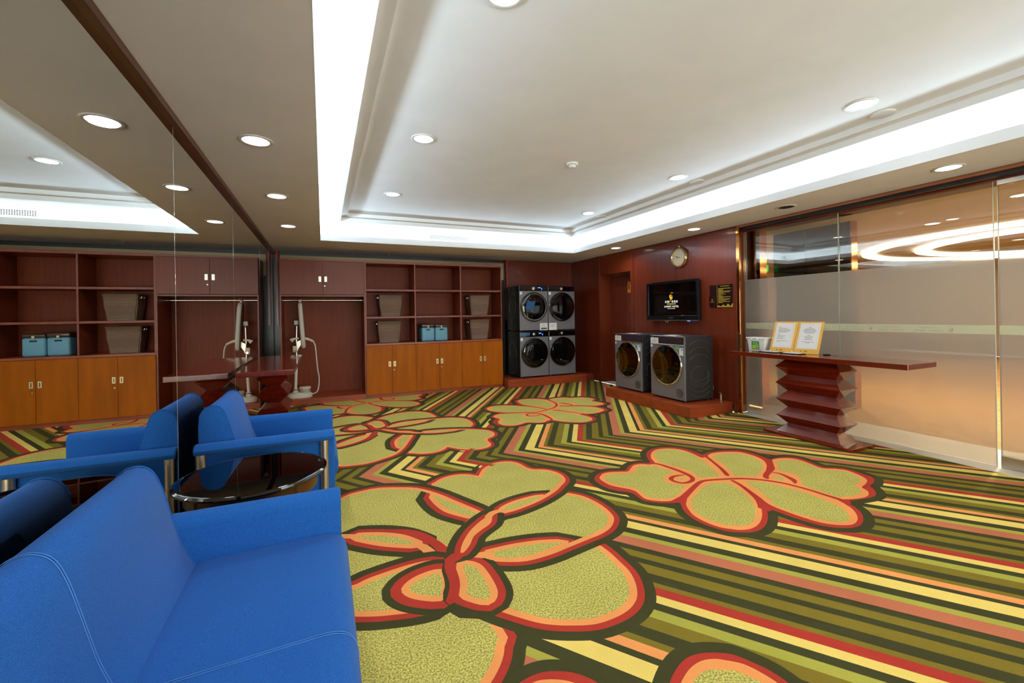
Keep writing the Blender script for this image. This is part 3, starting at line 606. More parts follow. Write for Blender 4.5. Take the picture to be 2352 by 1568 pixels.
def swirl(mb, cx_, cy_, s, put_):
    # bird-like whirl: thick crescents round a centre
    def cres(r0, r1, a0, a1, t0, t1):
        o, i = [], []
        for k in range(13):
            t = k / 12; a = math.radians(a0 + (a1 - a0) * t); rr = r0 + (r1 - r0) * t; th = (t0 + (t1 - t0) * t) * math.sin(PI * min(1, max(0.02, t * .9 + .06))) ** .6
            o.append((cx_ + s * (rr + th / 2) * math.cos(a), cy_ + s * (rr + th / 2) * math.sin(a))); i.append((cx_ + s * (rr - th / 2) * math.cos(a), cy_ + s * (rr - th / 2) * math.sin(a)))
        for k in range(12):
            mb.poly([put_(*o[k]), put_(*o[k + 1]), put_(*i[k + 1]), put_(*i[k])])
    cres(.28, .10, 75, 330, .34, .30); cres(.40, .34, -95, 55, .22, .10); cres(.52, .62, -120, -20, .10, .06); cres(.36, .30, -150, -60, .12, .10)
    cres(.62, .66, -115, -45, .07, .05); cres(.62, .90, 92, 44, .06, .12)

for j, y in enumerate((3.56, 3.16, 2.95, 2.62, 2.30, 2.02, 1.30, .95)):
    o_ = win if y > 1.6 else dg_; oy = 2.7 if y > 1.6 else 1.06
    text('band_lettering', 'GOLDENEAGLE', .017, 'bandink', o_, face_plus_x(-.0077, y - oy, 1.124), extrude=0, space=1.15)
    text('band_lettering', 'SUMMIT HOTEL', .026, 'bandink', o_, face_plus_x(-.0077, y - oy, 1.091), extrude=0, space=1.2)
for y in (3.36, 2.46, 1.86, 1.12):
    o_ = win if y > 1.6 else dg_; oy = 2.7 if y > 1.6 else 1.06
    mb = MB(); swirl(mb, 0, 0, .036, lambda a, b: (-.0079, y - oy + a, 1.114 + b)); mb.build('band_emblem', 'bandink', o_)

MB().box(RX + .021, 3.84, CZ + .001, GX + .32, 8.0, CZ + .12).build('light_cap', 'dark', tc_)  # unseen cap added to keep sky light out of the ceiling gap
# ------------------------------------------------------------------ lobby behind the glass
LX1 = 17.0
MAT['lobby_floor'] = noise_mat('lobby_carpet', (172, 124, 60), (198, 150, 80), 6.0, 0.9, detail=4)
MAT['lobby_ceiling'] = mat('lobby_ceiling_paint', (190, 188, 180), 0.8)
MAT['lobby_wall'] = noise_mat('lobby_wall_cover', (196, 182, 158), (210, 196, 172), 2.0, 0.7)
MAT['lobby_dark'] = mat('lobby_dark_panel', (66, 58, 54), 0.22, 0.2)
struct(MB().box(GX + .06, FY, -.03, LX1, 8.0, -.001).build('floor_lobby', 'lobby_floor'), 'golden carpet of the lobby beyond the glass')
struct(MB().box(GX + .061, FY, -.0005, GX + .62, 8.0, .003).build('trim_6', 'stone'), 'cream stone border of the lobby floor')
struct(MB().box(GX + .29, FY, 2.45, LX1, 8.0, 2.54).build('ceiling_lobby', 'lobby_ceiling'), 'tan ceiling of the lobby beyond the glass')
struct(MB().box(LX1, FY - .1, 0, LX1 + .1, 8.0, 2.5).build('wall_lobby_far', 'lobby_wall'), 'beige far wall of the lobby')
struct(MB().box(RX + .3, 7.9, 0, LX1, 8.0, 2.55).build('wall_lobby_back', 'lobby_wall'), 'beige side wall of the lobby')
struct(MB().box(RX + .4, FY - .1, 0, LX1, FY, 2.5).build('wall_lobby_front', 'lobby_wall'), 'beige near wall of the lobby')
dk = struct(MB().box(7.0, 3.30, 0, 7.12, 4.34, 2.449, .003, 1).build('wall_lobby_panel', 'lobby_dark'), 'dark glossy panel wall standing in the lobby')
MB().box(6.995, 3.86, .01, 7.0, 3.875, 2.44).build('joint_strip', 'gold', dk); MB().box(6.99, 3.285, 0, 7.12, 3.2995, 2.449).build('edge_strip', 'gold', dk)
struct(MB().box(5.92, 3.78, 0, 6.06, 4.2, 2.449, .004, 1).build('wall_lobby_column', 'gold'), 'polished bronze column behind the glass')
# ------------------------------------------------------------------ wardrobe unit
def pull(parent, x, z, m='silver'):
    h = MB().box(x - .019, -.0225, z - .042, x + .019, -.0185, z + .042, .002, 1).build('handle', m, parent)
    MB().box(x - .006, -.0232, z - .028, x + .005, -.0226, z + .028).build('recess', 'steel' if m == 'silver' else 'brownleg', h)
    return h
def lock(parent, x, z):
    MB().cyl((x, -.0185, z), (x, -.026, z), .0105, n=16).build('lock', 'chrome', parent)

wd = tag(empty('wardrobe', (.136, 7.213, 0)), 'open dark cherry wardrobe with two top doors and a hanging rail', 'wardrobe')
MB().box(0, 0, .0, .018, .60, 2.209, .001, 1).build('side_panel', 'wood_edge', wd)
MB().box(1.187, 0, .0, 1.205, .60, 2.209, .001, 1).build('side_panel', 'wood_edge', wd)
MB().box(.018, .0, 2.180, 1.187, .60, 2.209, .001, 1).build('top_panel', 'wood_edge', wd)
MB().box(.018, .575, .0, 1.187, .595, 2.18).build('back_panel', 'wood_in', wd)
MB().box(.018, .005, 1.640, 1.187, .575, 1.664, .001, 1).build('cabinet_bottom', 'wood_edge', wd)
MB().box(.018, .004, .0, 1.187, .575, .082, .001, 1).build('plinth', 'wood_step', wd)
for a, b, hx, lk in ((.004, .588, .548, None), (.590, 1.201, .630, .616)):
    d = MB().box(a, -.018, 1.668, b, -.0005, 2.176, .0015, 1).build('door', 'wood', wd)
    pull(d, hx, 1.905)
    if lk: lock(d, lk, 1.800)
rail = MB().cyl((.018, .29, 1.592), (1.187, .29, 1.592), .0125, n=16).build('hanging_rail', 'chrome', wd, True)
for x in (.018, 1.155): MB().cyl((x, .29, 1.592), (x + .032, .29, 1.592), .021, n=16).build('rail_bracket', 'chrome', rail, True)

# ------------------------------------------------------------------ shelving unit with six honey doors
sh = tag(empty('shelf_unit', (1.341, 7.213, 0)), 'wide cherry shelving unit with nine open bays above six honey doors', 'shelf')
def sx(x): return x - 1.341
for a, b, nm in ((1.341, 1.359, 'side_panel'), (3.687, 3.705, 'side_panel'), (2.126, 2.147, 'divider'), (2.918, 2.940, 'divider')):
    MB().box(sx(a), 0, .0 if nm == 'side_panel' else .878, sx(b), .50, 2.209 if nm == 'side_panel' else 2.175, .001, 1).build(nm, 'wood_edge', sh)
MB().box(.018, 0, 2.175, sx(3.687), .50, 2.209, .001, 1).build('top_panel', 'wood_edge', sh)
MB().box(.018, .49, .06, sx(3.687), .51, 2.175).build('back_panel', 'wood_in', sh)
MB().box(.018, .004, .846, sx(3.687), .49, .878, .001, 1).build('worktop', 'wood_step', sh)
MB().box(.018, .02, .055, sx(3.687), .49, .075).build('cabinet_floor', 'wood_in', sh)
MB().box(.018, .008, .0, sx(3.687), .03, .054, .001, 1).build('plinth', 'wood_step', sh)
for z in (1.757, 1.315):
    for a, b in ((1.359, 2.126), (2.147, 2.918), (2.940, 3.687)):
        MB().box(sx(a) + .0005, .003, z - .030, sx(b) - .0005, .489, z, .001, 1).build('shelf', 'wood_edge', sh)
cols = [(1.345, 2.134), (2.137, 2.928), (2.931, 3.701)]
for ci, (a, b) in enumerate(cols):
    mid = (a + b) / 2 + (.005, 0, 0)[ci]
    for k, (p, q) in enumerate(((a, mid - .0015), (mid + .0015, b))):
        d = MB().box(sx(p), -.018, .058, sx(q), -.0005, .843, .0015, 1).build('door', 'wood_door', sh)
        hx = sx(q) - .038 if k == 0 else sx(p) + .038
        pull(d, hx, .540, 'brasspull')
        if k == 1: lock(d, sx(p) + .028, .440)

# ------------------------------------------------------------------ baskets and bins
def basket(cx_, y0, z0, rz_, label):
    t = tag(empty('wicker_basket', (cx_, y0 + .15, z0), rz_), label, 'basket', 'wicker baskets on the shelves')
    def ring(w, d, z): return [(-w, -d, z), (w, -d, z), (w, d, z), (-w, d, z)]
    mb = MB()
    o = [ring(.155 + .035 * k / 6, .115 + .030 * k / 6, .352 * k / 6) for k in range(7)]
    i = [ring(.185, .140, .350), ring(.180, .135, .20), ring(.150, .110, .012)]
    mb.loft(o + i); bmesh.ops.bevel(mb.bm, geom=[e for e in mb.bm.edges if abs(e.verts[0].co.z - e.verts[1].co.z) > .03], offset=.012, segments=2, affect='EDGES')
    mb.build('woven_body', 'rattan', t, True)
    MB().tube([(-.188, -.143, .352), (.188, -.143, .352), (.188, .143, .352), (-.188, .143, .352)], .008, 6, closed=True).build('rim', 'rattan', t, True)
    MB().tube([(-.189, -.045, .305), (-.196, -.045, .325), (-.196, .045, .325), (-.189, .045, .305)], .006, 6, closed=True).build('handle_ring', 'steel', t, True)
    return t
basket(1.755, 7.345, 1.3155, .04, 'speckled brown wicker basket on the middle shelf nearest the wardrobe')
basket(1.735, 7.345, .8785, -.03, 'brown wicker basket on the honey cabinet top nearest the wardrobe')
basket(3.330, 7.345, 1.3155, .02, 'brown wicker basket on the middle shelf beside the machine stacks')
basket(3.325, 7.345, .8785, .03, 'brown wicker basket on the honey cabinet top beside the machine stacks')
def bin_(cx_, y0, label, dz=0):
    t = tag(empty('storage_bin', (cx_, y0 + .16, .8785)), label, 'box', 'blue storage bins')
    mb = MB().box(-.112, -.155, 0, .112, .155, .238, .028, 4); mb.build('bin_body', 'bluebin', t, True)
    MB().box(-.114, -.158, .2385, .114, .158, .285 + dz, .018, 3).build('lid', 'brownlid', t, True)
    MB().box(-.036, -.1565, .186, .036, -.1545, .206, .0008, 1).build('handle_slot', 'black', t)
    MB().box(-.014, -.166, .232, .014, -.1582, .262, .003, 1).build('clasp', 'clasp', t)
    return t
bin_(2.376, 7.33, 'sky blue storage bin with raised brown lid, left of the pair', .012)
bin_(2.610, 7.33, 'sky blue storage bin with flat brown lid, right of the pair')

# ------------------------------------------------------------------ garment steamer with upright pressing board
gs = tag(empty('garment_steamer', (.34, 7.45, .0822)), 'cream garment steamer with upright pressing board and hose in the wardrobe', 'steamer')
mb = MB()
def oval(w, d, z, y=0, n=28, x=0): return [(x + w * math.copysign(abs(math.cos(2 * PI * k / n)) ** .8, math.cos(2 * PI * k / n)), y + d * math.copysign(abs(math.sin(2 * PI * k / n)) ** .8, math.sin(2 * PI * k / n)), z) for k in range(n)]
mb.loft([oval(.180, .135, .0, x=.03), oval(.183, .138, .018, x=.03), oval(.175, .130, .050, x=.035), oval(.130, .100, .075, x=.04), oval(.05, .05, .080, x=.02)]).build('base', 'cream', gs, True)
MB().cyl((-.028, 0, .07), (-.028, 0, .135), .042, .036, n=24).build('pole_socket', 'cream', gs, True)
MB().tube([(-.075, -.01, .118), (-.02, -.05, .122), (.06, -.055, .125), (.12, -.03, .13)], .006, 6, 4).build('tank_bracket', 'chrome', gs, True)
pl_ = MB().cyl((-.028, 0, .12), (-.010, 0, .52), .022, n=16).build('pole', 'cream', gs, True)
MB().cyl((-.010, 0, .52), (-.002, 0, .78), .014, n=16).build('inner_pole', 'silver', gs, True)
MB().cyl((-.006, 0, .78), (.004, 0, 1.13), .011, n=16).build('inner_pole', 'chrome', gs, True)
cl = MB().box(-.058, -.03, .70, .008, .03, .80, .012, 3).build('pole_clamp', 'cream', gs, True)
MB().cyl((-.02, -.03, .725), (-.02, -.045, .725), .017, n=16).build('clamp_knob', 'chrome', cl, True)
MB().box(-.036, -.03, 1.125, .030, .03, 1.195, .014, 3).build('tilt_head', 'cream', gs, True)
MB().box(-.012, -.016, 1.10, .016, .016, 1.13, .003, 1).build('pole_collar', 'darkmetal', gs)
bd = empty('pressing_board', (.075, 0, 1.115), parent=gs)
bd.rotation_euler = (0, math.radians(-3.5), 0)
mb = MB()
prof = [(.15 * math.copysign(abs(math.sin(a)) ** .6, math.sin(a)), .36 * math.copysign(abs(math.cos(a)) ** .7, math.cos(a))) for a in [2 * PI * k / 36 for k in range(36)]]
mb.prism(prof, 'x', -.03, .03, .022, 3).build('board_pad', 'boardcloth', bd, True)
MB().box(-.016, -.02, .355, .012, .02, .40, .005, 2).build('hook_block', 'cream', bd)
MB().box(.014, -.012, .372, .026, .012, .412, .003, 1).build('hook', 'peach', bd)
br = MB().prism([(-.012, .86), (.07, .90), (.085, .84), (.03, .76), (.005, .69)], 'y', -.035, .035, .006, 2).build('bracket_arm', 'steel', gs)
MB().prism([(-.10, .905), (-.045, .925), (.03, .93), (.03, .90), (-.03, .895), (-.06, .855)], 'y', -.03, .03, .005, 2).build('iron_rest', 'cream', gs)
hd = MB().tube([(.10, -.05, .915), (.16, -.055, .900), (.215, -.06, .875), (.235, -.06, .866)], [.022, .020, .016, .012], 12).build('steam_handle', 'cream', gs, True)
MB().tube([(.205, -.06, .868), (.235, -.06, .8655)], [.0165, .013], 12).build('handle_tip', 'peach', hd, True)
MB().tube([(.232, -.06, .868), (.262, -.06, .78), (.276, -.06, .60), (.290, -.06, .42), (.308, -.06, .29), (.300, -.06, .15), (.27, -.06, .065), (.19, -.04, .036)], .0095, 8, 6).build('hose', 'hose', gs, True)
tk = MB().lathe([(.074, .072), (.078, .080), (.080, .125)], Matrix.Translation((.105, -.02, 0)), 28).build('water_tank', 'tank', gs, True)
MB().lathe([(.081, .1255), (.083, .15), (.078, .158), (.05, .160)], Matrix.Translation((.105, -.02, 0)), 28).build('tank_lid', 'cream', tk, True)
MB().lathe([(.084, .130), (.0855, .132), (.0855, .150), (.084, .152)], Matrix.Translation((.105, -.02, 0)), 28).build('tank_band', 'peach', tk, True)

# ------------------------------------------------------------------ platforms
pf = tag(MB().box(3.72, 7.012, .0005, 5.371, BY - .085, .145, .003, 1).build('platform', 'wood_step'), 'reddish wooden platform under the four stacked machines', 'platform')
MB().prism([(7.00, .0005), (7.32, .0005), (7.32, .143), (7.10, .143), (7.05, .130), (7.01, .105), (7.0, .07)], 'x', 5.3715, 5.545, .002, 1).build('rounded_end', 'wood', pf)
pf2 = tag(MB().box(4.80, 3.912, .0005, 5.545, 5.605, .138, .003, 1).build('platform', 'wood_step'), 'reddish wooden platform under the pair of front loading washers', 'platform')
MB().box(4.797, 3.909, .0005, 4.812, 3.9118, .138).build('corner_bead', 'wood_edge', pf2)

# ------------------------------------------------------------------ laundry machines: local front faces -y, base at z = 0
def ymat(x, y, z): return Matrix.Translation((x, y, z)) @ Matrix.Rotation(PI / 2, 4, 'X')     # local +z of a lathe -> -y
def arc_pts(x, cy_, cz_, r, a0, a1, n=15): return [(x, cy_ + r * math.cos(math.radians(a0 + (a1 - a0) * k / (n - 1))), cz_ + r * math.sin(math.radians(a0 + (a1 - a0) * k / (n - 1)))) for k in range(n)]
def machine(name, label, cat, group, loc, rotz, W, D, Hh, kind, opts):
    t = tag(empty(name, loc, rotz), label, cat, group); hw = W / 2
    f0 = .022
    MB().box(-hw, .018, f0, hw, D, Hh - .004, .006, 2).build('body', 'washer_body' if kind == 'washer' else 'dryer_body', t)
    MB().box(-hw + .004, .03, Hh - .0038, hw - .004, D - .005, Hh, .0015, 1).build('top_panel', 'washer_body' if kind == 'washer' else 'gloss_black', t)
    ch = .118 if kind == 'washer' else .098
    MB().box(-hw + .001, -.001, f0 + .002, hw - .001, .0175, Hh - ch - .004, .003, 2).build('front_panel', 'washer_front', t)
    cp = MB().box(-hw + .003, -.004, Hh - ch + (.010 if kind == 'washer' else .0), hw - .003, .0175, Hh - .008, .004, 2).build('control_panel', 'washer_panel' if kind == 'washer' else 'gloss_black', t)
    if kind == 'washer':
        MB().box(-hw, -.006, Hh - ch - .003, hw, .016, Hh - ch + .009, .002, 1).build('silver_strip', 'chrome', t)
        MB().box(-hw, -.006, Hh - .0075, hw, .02, Hh + .001, .002, 1).build('silver_strip', 'chrome', t)
        MB().box(hw - .0045, -.006, Hh - ch + .0095, hw, .016, Hh - .008, .001, 1).build('silver_strip', 'chrome', t)
        text('panel_print', '8  II', .016, 'inkdark', cp, face_minus_y(hw - .06, -.0046, Hh - .075), extrude=0)
        text('panel_print', 'Haier', .013, 'paper', cp, face_minus_y(-hw + .055, -.0046, Hh - .024), extrude=0)
    else:
        MB().box(-hw, -.003, f0, -hw + .012, .0172, Hh - .004, .002, 1).build('corner_strip', 'washer_front', t)
        kn = MB().lathe([(.032, 0), (.034, .012), (.030, .022), (.012, .024)], ymat(-.01, -.0045, Hh - .052), 24).build('dial', 'chrome', t, True)
        MB().lathe([(.020, .0245), (.016, .027), (.0001, .027)], ymat(-.01, -.0045, Hh - .052), 20).build('dial_cap', 'peach' if opts.get('warm') else 'steel', kn, True)
        if opts.get('lit'):
            MB().box(.09, -.0048, Hh - .045, .145, -.0041, Hh - .028).build('lit_display', 'bluelit', cp); MB().box(.160, -.0048, Hh - .073, .178, -.0041, Hh - .045).build('lit_display', 'bluelit', cp)
        MB().box(-hw + .02, -.0048, Hh - .07, -.09, -.0041, Hh - .02).build('sticker', 'bluesheen' if opts.get('film') else 'gloss_black', cp)
    # porthole
    cz_ = .462 if kind == 'washer' else Hh * .535; ro = .268 if kind == 'washer' else .268
    if kind == 'washer':
        MB().lathe([(ro, 0), (ro + .004, .010), (ro, .020), (ro - .014, .022), (ro - .016, .010)], ymat(0, .0, cz_), 56).build('door_ring', 'chrome', t, True)
        dr = MB().lathe([(ro - .014, .012), (ro - .03, .016), (.19, .010), (.17, -.004)], ymat(0, .0, cz_), 56).build('door_rim', 'gloss_black', t, True)
        dm = MB().lathe([(.176, -.0005), (.15, -.010), (.10, -.014), (.0001, -.015)], ymat(0, .0, cz_), 48).build('drum', 'drum', t, True)
        MB().lathe([(ro - .012, .0165), (.16, .026), (.08, .031), (.0001, .0325)], ymat(0, .0, cz_), 56).build('door_glass', 'washglass', t, True)
        MB().lathe([(.058, 0), (.060, .0022), (.0575, .0022), (.0565, .0004)], ymat(hw - .088, -.001, .112), 32).build('filter_cover', 'washer_rib', t, True)
    else:
        MB().lathe([(ro + .004, 0), (ro + .006, .012), (ro - .002, .026), (ro - .016, .028), (ro - .02, .015)], ymat(0, -.001, cz_), 56).build('door_ring', 'gloss_black', t, True)
        MB().lathe([(ro - .001, .0262), (ro + .002, .0235), (ro + .006, .018), (ro + .0085, .014), (ro + .0085, .006), (ro + .0065, .004)], ymat(0, -.001, cz_), 56).build('chrome_bezel', 'bezel', t, True)
        MB().lathe([(ro - .016, .022), (.20, .034), (.10, .040), (.0001, .042)], ymat(0, -.001, cz_), 56).build('door_glass', 'door_glass', t, True)
        if opts.get('patch'):
            MB().poly([(-.20, -.049, cz_ - .03), (-.02, -.049, cz_ - .06), (.01, -.049, cz_ + .11), (-.09, -.049, cz_ + .10), (-.15, -.046, cz_ + .14)]).build('blue_patch', 'patch', t)  # plain blue patch laid over the door glass
    # pressed ribs on both sides, highlight painted into their lighter grey
    for sgn in (-1, 1):
        x = sgn * (hw + .0005)
        if kind == 'washer':
            c = D / 2 + .01
            for zc in (.60, .505, .413): MB().tube(arc_pts(x, c, zc - .06, .26, 46, 134), .0045, 6).build('side_rib', 'washer_rib', t, True)
            for zc in (.262, .185, .112, .045): MB().tube(arc_pts(x, c, zc + .28, .27, 228, 312), .0045, 6).build('side_rib', 'washer_rib', t, True)
            MB().tube([(x, c - .15, .26), (x, c - .15, .40), (x, c - .05, .452), (x, c + .05, .452), (x, c + .15, .40), (x, c + .15, .26), (x, c + .05, .222), (x, c - .05, .222)], .004, 6, closed=True).build('side_rib', 'washer_rib', t, True)
        else:
            c = D / 2 + .02; m_ = Hh * .54
            MB().tube(arc_pts(x, c, m_, .155, 0, 348, 30), .0045, 6, closed=True).build('side_rib', 'washer_rib', t, True)
            for k, dz in enumerate((.06, .115, .17)): MB().tube(arc_pts(x, c, m_ + dz, .190, 25, 155), .0045, 6).build('side_rib', 'washer_rib', t, True)
            for k, dz in enumerate((.055, .11, .165, .22)): MB().tube(arc_pts(x, c, m_ - dz, .190, 205, 335), .0045, 6).build('side_rib', 'washer_rib', t, True)
    for fx in (-hw + .045, hw - .045):
        for fy in (.05, D - .05): MB().cyl((fx, fy, 0), (fx, fy, f0 + .002), .018, n=12).build('foot', 'black', t)
    # paper labels
    def lab(x, z, w_, h_, m, nm='sticker', y=-.0018): return MB().box(x - w_ / 2, y - .0006, z - h_ / 2, x + w_ / 2, y, z + h_ / 2).build(nm, m, t)
    if kind == 'washer':
        c1 = lab(-hw + .085, Hh - .068, .15, .078, 'paper', 'notice_card', -.0046)
        for q in range(4): MB().box(-hw + .03, -.0056, Hh - .048 - q * .014, -hw + .13, -.0052, Hh - .044 - q * .014).build('printed_line', 'ink', c1)
        lab(-hw + .03, Hh - ch - .026, .05, .030, 'paper'); lab(-hw + .052, Hh - ch - .026, .018, .030, 'blueink', y=-.0026)
        lab(hw - .122, Hh - ch - .032, .05, .036, 'greenink')
        e_ = lab(hw - .052, Hh - ch - .075, .066, .118, 'paper', 'energy_label'); lab(hw - .052, Hh - ch - .024, .066, .018, 'blueink', y=-.0026); lab(hw - .052, Hh - ch - .130, .066, .008, 'blueink', y=-.0026)
        MB().box(hw - .075, -.0030, Hh - ch - .065, hw - .068, -.0025, Hh - ch - .045).build('printed_line', 'orangeink', e_)
        MB().box(hw - .050, -.0030, Hh - ch - .062, hw - .028, -.0025, Hh - ch - .044).build('printed_line', 'inkdark', e_)
    else:
        lab(-hw + .035, Hh - ch - .045, .045, .06, 'paper', 'energy_label'); lab(-hw + .035, Hh - ch - .078, .045, .02, 'blueink', y=-.0026)
        if opts.get('card'):
            x_ = opts['card'] * (hw - .092)
            c1 = lab(x_, .085, .165, .135, 'paper', 'notice_card', -.003)
            if opts['card'] > 0:
                MB().box(x_ - .06, -.0042, .035, x_ + .065, -.0037, .065).build('printed_line', 'inkdark', c1)
            for q in range(4): MB().box(x_ - .03 - .02 * (q % 2), -.0042, .125 - q * .015, x_ + .03, -.0037, .128 - q * .015).build('printed_line', 'ink', c1)
    return t
MAT['rimglass'] = glassy('bevelled_rim_glass', (0.30, 0.24, 0.17, 1), 1.5, 0.02, 0.06)
MAT['bluelit'] = mat('blue_display', (60, 120, 255), 0.4, emit=(70, 130, 255), es=1.5)
MAT['bluesheen'] = mat('blue_film', (40, 90, 130), 0.1)
MAT['patch'] = mat('blue_patch_colour', (20, 74, 118), 0.35)
MAT['orangeink'] = mat('orange_print', (236, 130, 50), 0.6)
MAT['washglass'] = glassy('washer_window', (0.42, 0.50, 0.46, 1), 1.5, 0.0)
GS = 'stacked laundry machines on the back platform'
PZ = .1452; SH = .849
machine('washing_machine', 'lower grey washing machine of the stack nearest the shelves, with lit blue display', 'washing machine', GS, (4.299, 7.094, PZ), 0, .587, .585, SH, 'dryer', dict(lit=1, film=1))
machine('washing_machine', 'lower grey washing machine of the stack nearest the wall corner', 'washing machine', GS, (4.893, 7.094, PZ), 0, .578, .585, SH, 'dryer', {})
machine('tumble_dryer', 'upper grey dryer with a blue leaflet on its round door', 'dryer', GS, (4.299, 7.096, PZ + SH), 0, .587, .585, SH, 'dryer', dict(lit=1, warm=1, patch=1, card=1))
machine('tumble_dryer', 'upper grey dryer of the stack nearest the wall corner, plain black door', 'dryer', GS, (4.893, 7.096, PZ + SH), 0, .578, .585, SH, 'dryer', dict(warm=1, card=-1))
GF = 'front loading washers under the television'
mA = machine('washing_machine', 'dark grey front loading washer nearer the glass partition, side ribs in view', 'washing machine', GF, (4.945, 4.430, .1382), -PI / 2, .618, .50, .850, 'washer', {})
mB = machine('washing_machine', 'dark grey front loading washer nearer the wooden door', 'washing machine', GF, (4.945, 5.237, .1382), -PI / 2, .612, .50, .850, 'washer', {})
for m_ in (mA, mB):
    MB().box(-.17, .09, .8502, .02, .26, .8512).build('paper_sheet', 'paper', m_)
MB().tube([(.25, .515, .78), (.25, .522, .74), (.25, .522, .45), (.25, .53, .30), (.25, .53, .26), (.235, .555, .20), (.25, .555, .145), (.27, .53, .13)], .012, 8, 4).build('drain_hose', 'tank', mA, True)
for z_ in (.735, .42): MB().box(.232, .503, z_ - .012, .268, .54, z_ + .012, .003, 1).build('hose_clip', 'paper', mA)
cb = tag(MB().tube([(3.99, 7.55, .40), (3.93, 7.45, .36), (3.89, 7.35, .26), (3.88, 7.32, .19), (3.90, 7.25, .156), (3.99, 7.16, .155)], .006, 8, 5).build('power_cable', 'darkmetal', None, True), 'dark power cable looping beside the left machine stack', 'cable')
vl = tag(empty('water_valve', (5.495, 4.05, .1385)), 'small steel water valve on the platform beside the washer', 'valve')
MB().cyl((0, 0, 0), (0, 0, .075), .017, n=16).build('valve_body', 'steel', vl, True); MB().cyl((0, 0, .075), (0, 0, .10), .012, n=12).build('valve_neck', 'gold', vl, True); MB().box(-.03, -.006, .10, .03, .006, .112, .003, 1).build('valve_lever', 'chrome', vl)

# ------------------------------------------------------------------ television, clock, notice
tv = tag(empty('television', (RX, 4.896, 1.19)), 'black flat television showing a gold emblem on the veneer wall', 'television')
MB().box(-.045, -.50, .008, -.002, .50, .565, .01, 2).build('back_shell', 'tvblack', tv)
mbf = MB(); frame2 = [(-.515, .0), (.515, .58)]
mbf.box(-.085, -.515, 0, -.046, .515, .068, .004, 2); mbf.box(-.085, -.515, .544, -.046, .515, .58, .004, 2); mbf.box(-.085, -.515, .066, -.046, -.473, .546, .004, 2); mbf.box(-.085, .473, .066, -.046, .515, .546, .004, 2)
bz = mbf.build('bezel', 'tvblack', tv)
MB().box(-.0875, -.510, -.006, -.055, .510, .0, .002, 1).build('silver_lip', 'chrome', bz); MB().box(-.087, -.50, .5805, -.06, .37, .584).build('silver_lip', 'chrome', bz)
sc_ = MB().box(-.072, -.474, .066, -.047, .474, .546).build('screen', 'gloss_black', tv)
text('lettering', 'SAMSUNG', .020, 'steel', bz, face_minus_x(-.0858, 0.0, .028))
text('screen_lettering', '金鹰广场酒店', .038, 'whiteglow', sc_, face_minus_x(-.0726, .0, .262), space=1.35)
text('screen_lettering', 'GOLDENEAGLE', .026, 'goldglow', sc_, face_minus_x(-.0726, .0, .232), space=1.0)
text('screen_lettering', 'SUMMIT HOTEL', .038, 'whiteglow', sc_, face_minus_x(-.0726, .0, .190), space=1.12)
text('screen_lettering', 'NEW CENTURY GROUP', .014, 'whiteglow', sc_, face_minus_x(-.0726, .0, .168), space=1.0)
mb = MB(); swirl(mb, 0, 0, .075, lambda a, b: (-.0727, -a + .01, .355 + b)); mb.build('screen_emblem', 'goldglow', sc_)
MB().tube([(-.05, .09, -.006), (-.05, .10, -.03), (-.05, .125, -.035), (-.05, .145, -.02), (-.05, .15, -.006)], .003, 6, 4).build('cable_loop', 'paper', tv, True)
MB().box(-.07, -.34, -.018, -.055, -.30, -.0065).build('status_lamp', 'bluelit', tv)

ck = tag(empty('wall_clock', (RX, 4.775, 2.113)), 'round pale gold wall clock above the television', 'clock')
mx_ = Matrix.Rotation(-PI / 2, 4, 'Y')
MB().lathe([(.140, .001), (.150, .012), (.152, .030), (.145, .045), (.130, .050), (.122, .040), (.122, .030)], mx_, 48).build('rim', 'clockrim', ck, True)
MB().lathe([(.124, .024), (.124, .031), (.0001, .0312)], mx_, 40).build('face', 'clockface', ck)
MB().lathe([(.136, .0505), (.139, .052), (.142, .0505), (.139, .049)], mx_, 48, True).build('rim_bead', 'gold', ck, True)
MB().lathe([(.006, 0), (.011, .008), (.012, .016), (.006, .026)], Matrix.Translation((-.02, 0, .150)), 16).build('crown_loop', 'clockrim', ck, True)
for a in range(12):
    an = a * PI / 6; y_, z_ = math.sin(an) * .105, math.cos(an) * .105
    MB().cyl((-.0314, y_, z_), (-.0325, y_, z_), .004 if a % 3 else .007, n=10).build('hour_mark', 'copper', ck)
def hand(nm, a, L, w_, x): 
    d = Vector((0, -math.sin(a), math.cos(a))); n_ = Vector((0, d.z, -d.y)) * w_
    p = [-d * .02 - n_, d * L * .8 - n_, d * L, d * L * .8 + n_, -d * .02 + n_]
    mb = MB(); mb.poly([(x, q.y, q.z) for q in p]); mb.build(nm, 'inkdark', ck)
hand('hour_hand', math.radians(-80), .06, .004, -.0335); hand('minute_hand', math.radians(-70), .095, .003, -.0345)

nt_ = tag(empty('notice_plate', (RX, 4.075, 1.36)), 'dark brown wall plate with gold rules text beside the glass partition', 'sign')
MB().box(-.008, -.18, 0, -.0005, .06, .302, .001, 1).build('plate', 'sign', nt_)
MB().box(-.0075, .062, 0, -.0005, .180, .302, .001, 1).build('plate', 'sign', nt_)
MB().box(-.010, .10, .02, -.0076, .188, .155, .001, 1).build('holder', 'sign', nt_)
MB().box(-.0085, .0595, 0, -.0077, .0625, .302).build('gold_rule', 'olivegold', nt_)
text('lettering', '洗衣房使用须知', .020, 'olivegold', nt_, face_minus_x(-.0083, -.06, .272), extrude=0)
rnd = random.Random(3)
for k in range(16):
    z_ = .253 - k * .0125; L = rnd.choice((.19, .20, .18, .12, .08, .05, .17))
    MB().poly([(-.0083, .045, z_), (-.0083, .045 - L, z_), (-.0083, .045 - L, z_ - .0065), (-.0083, .045, z_ - .0065)]).build('printed_line', 'olivegold', nt_)
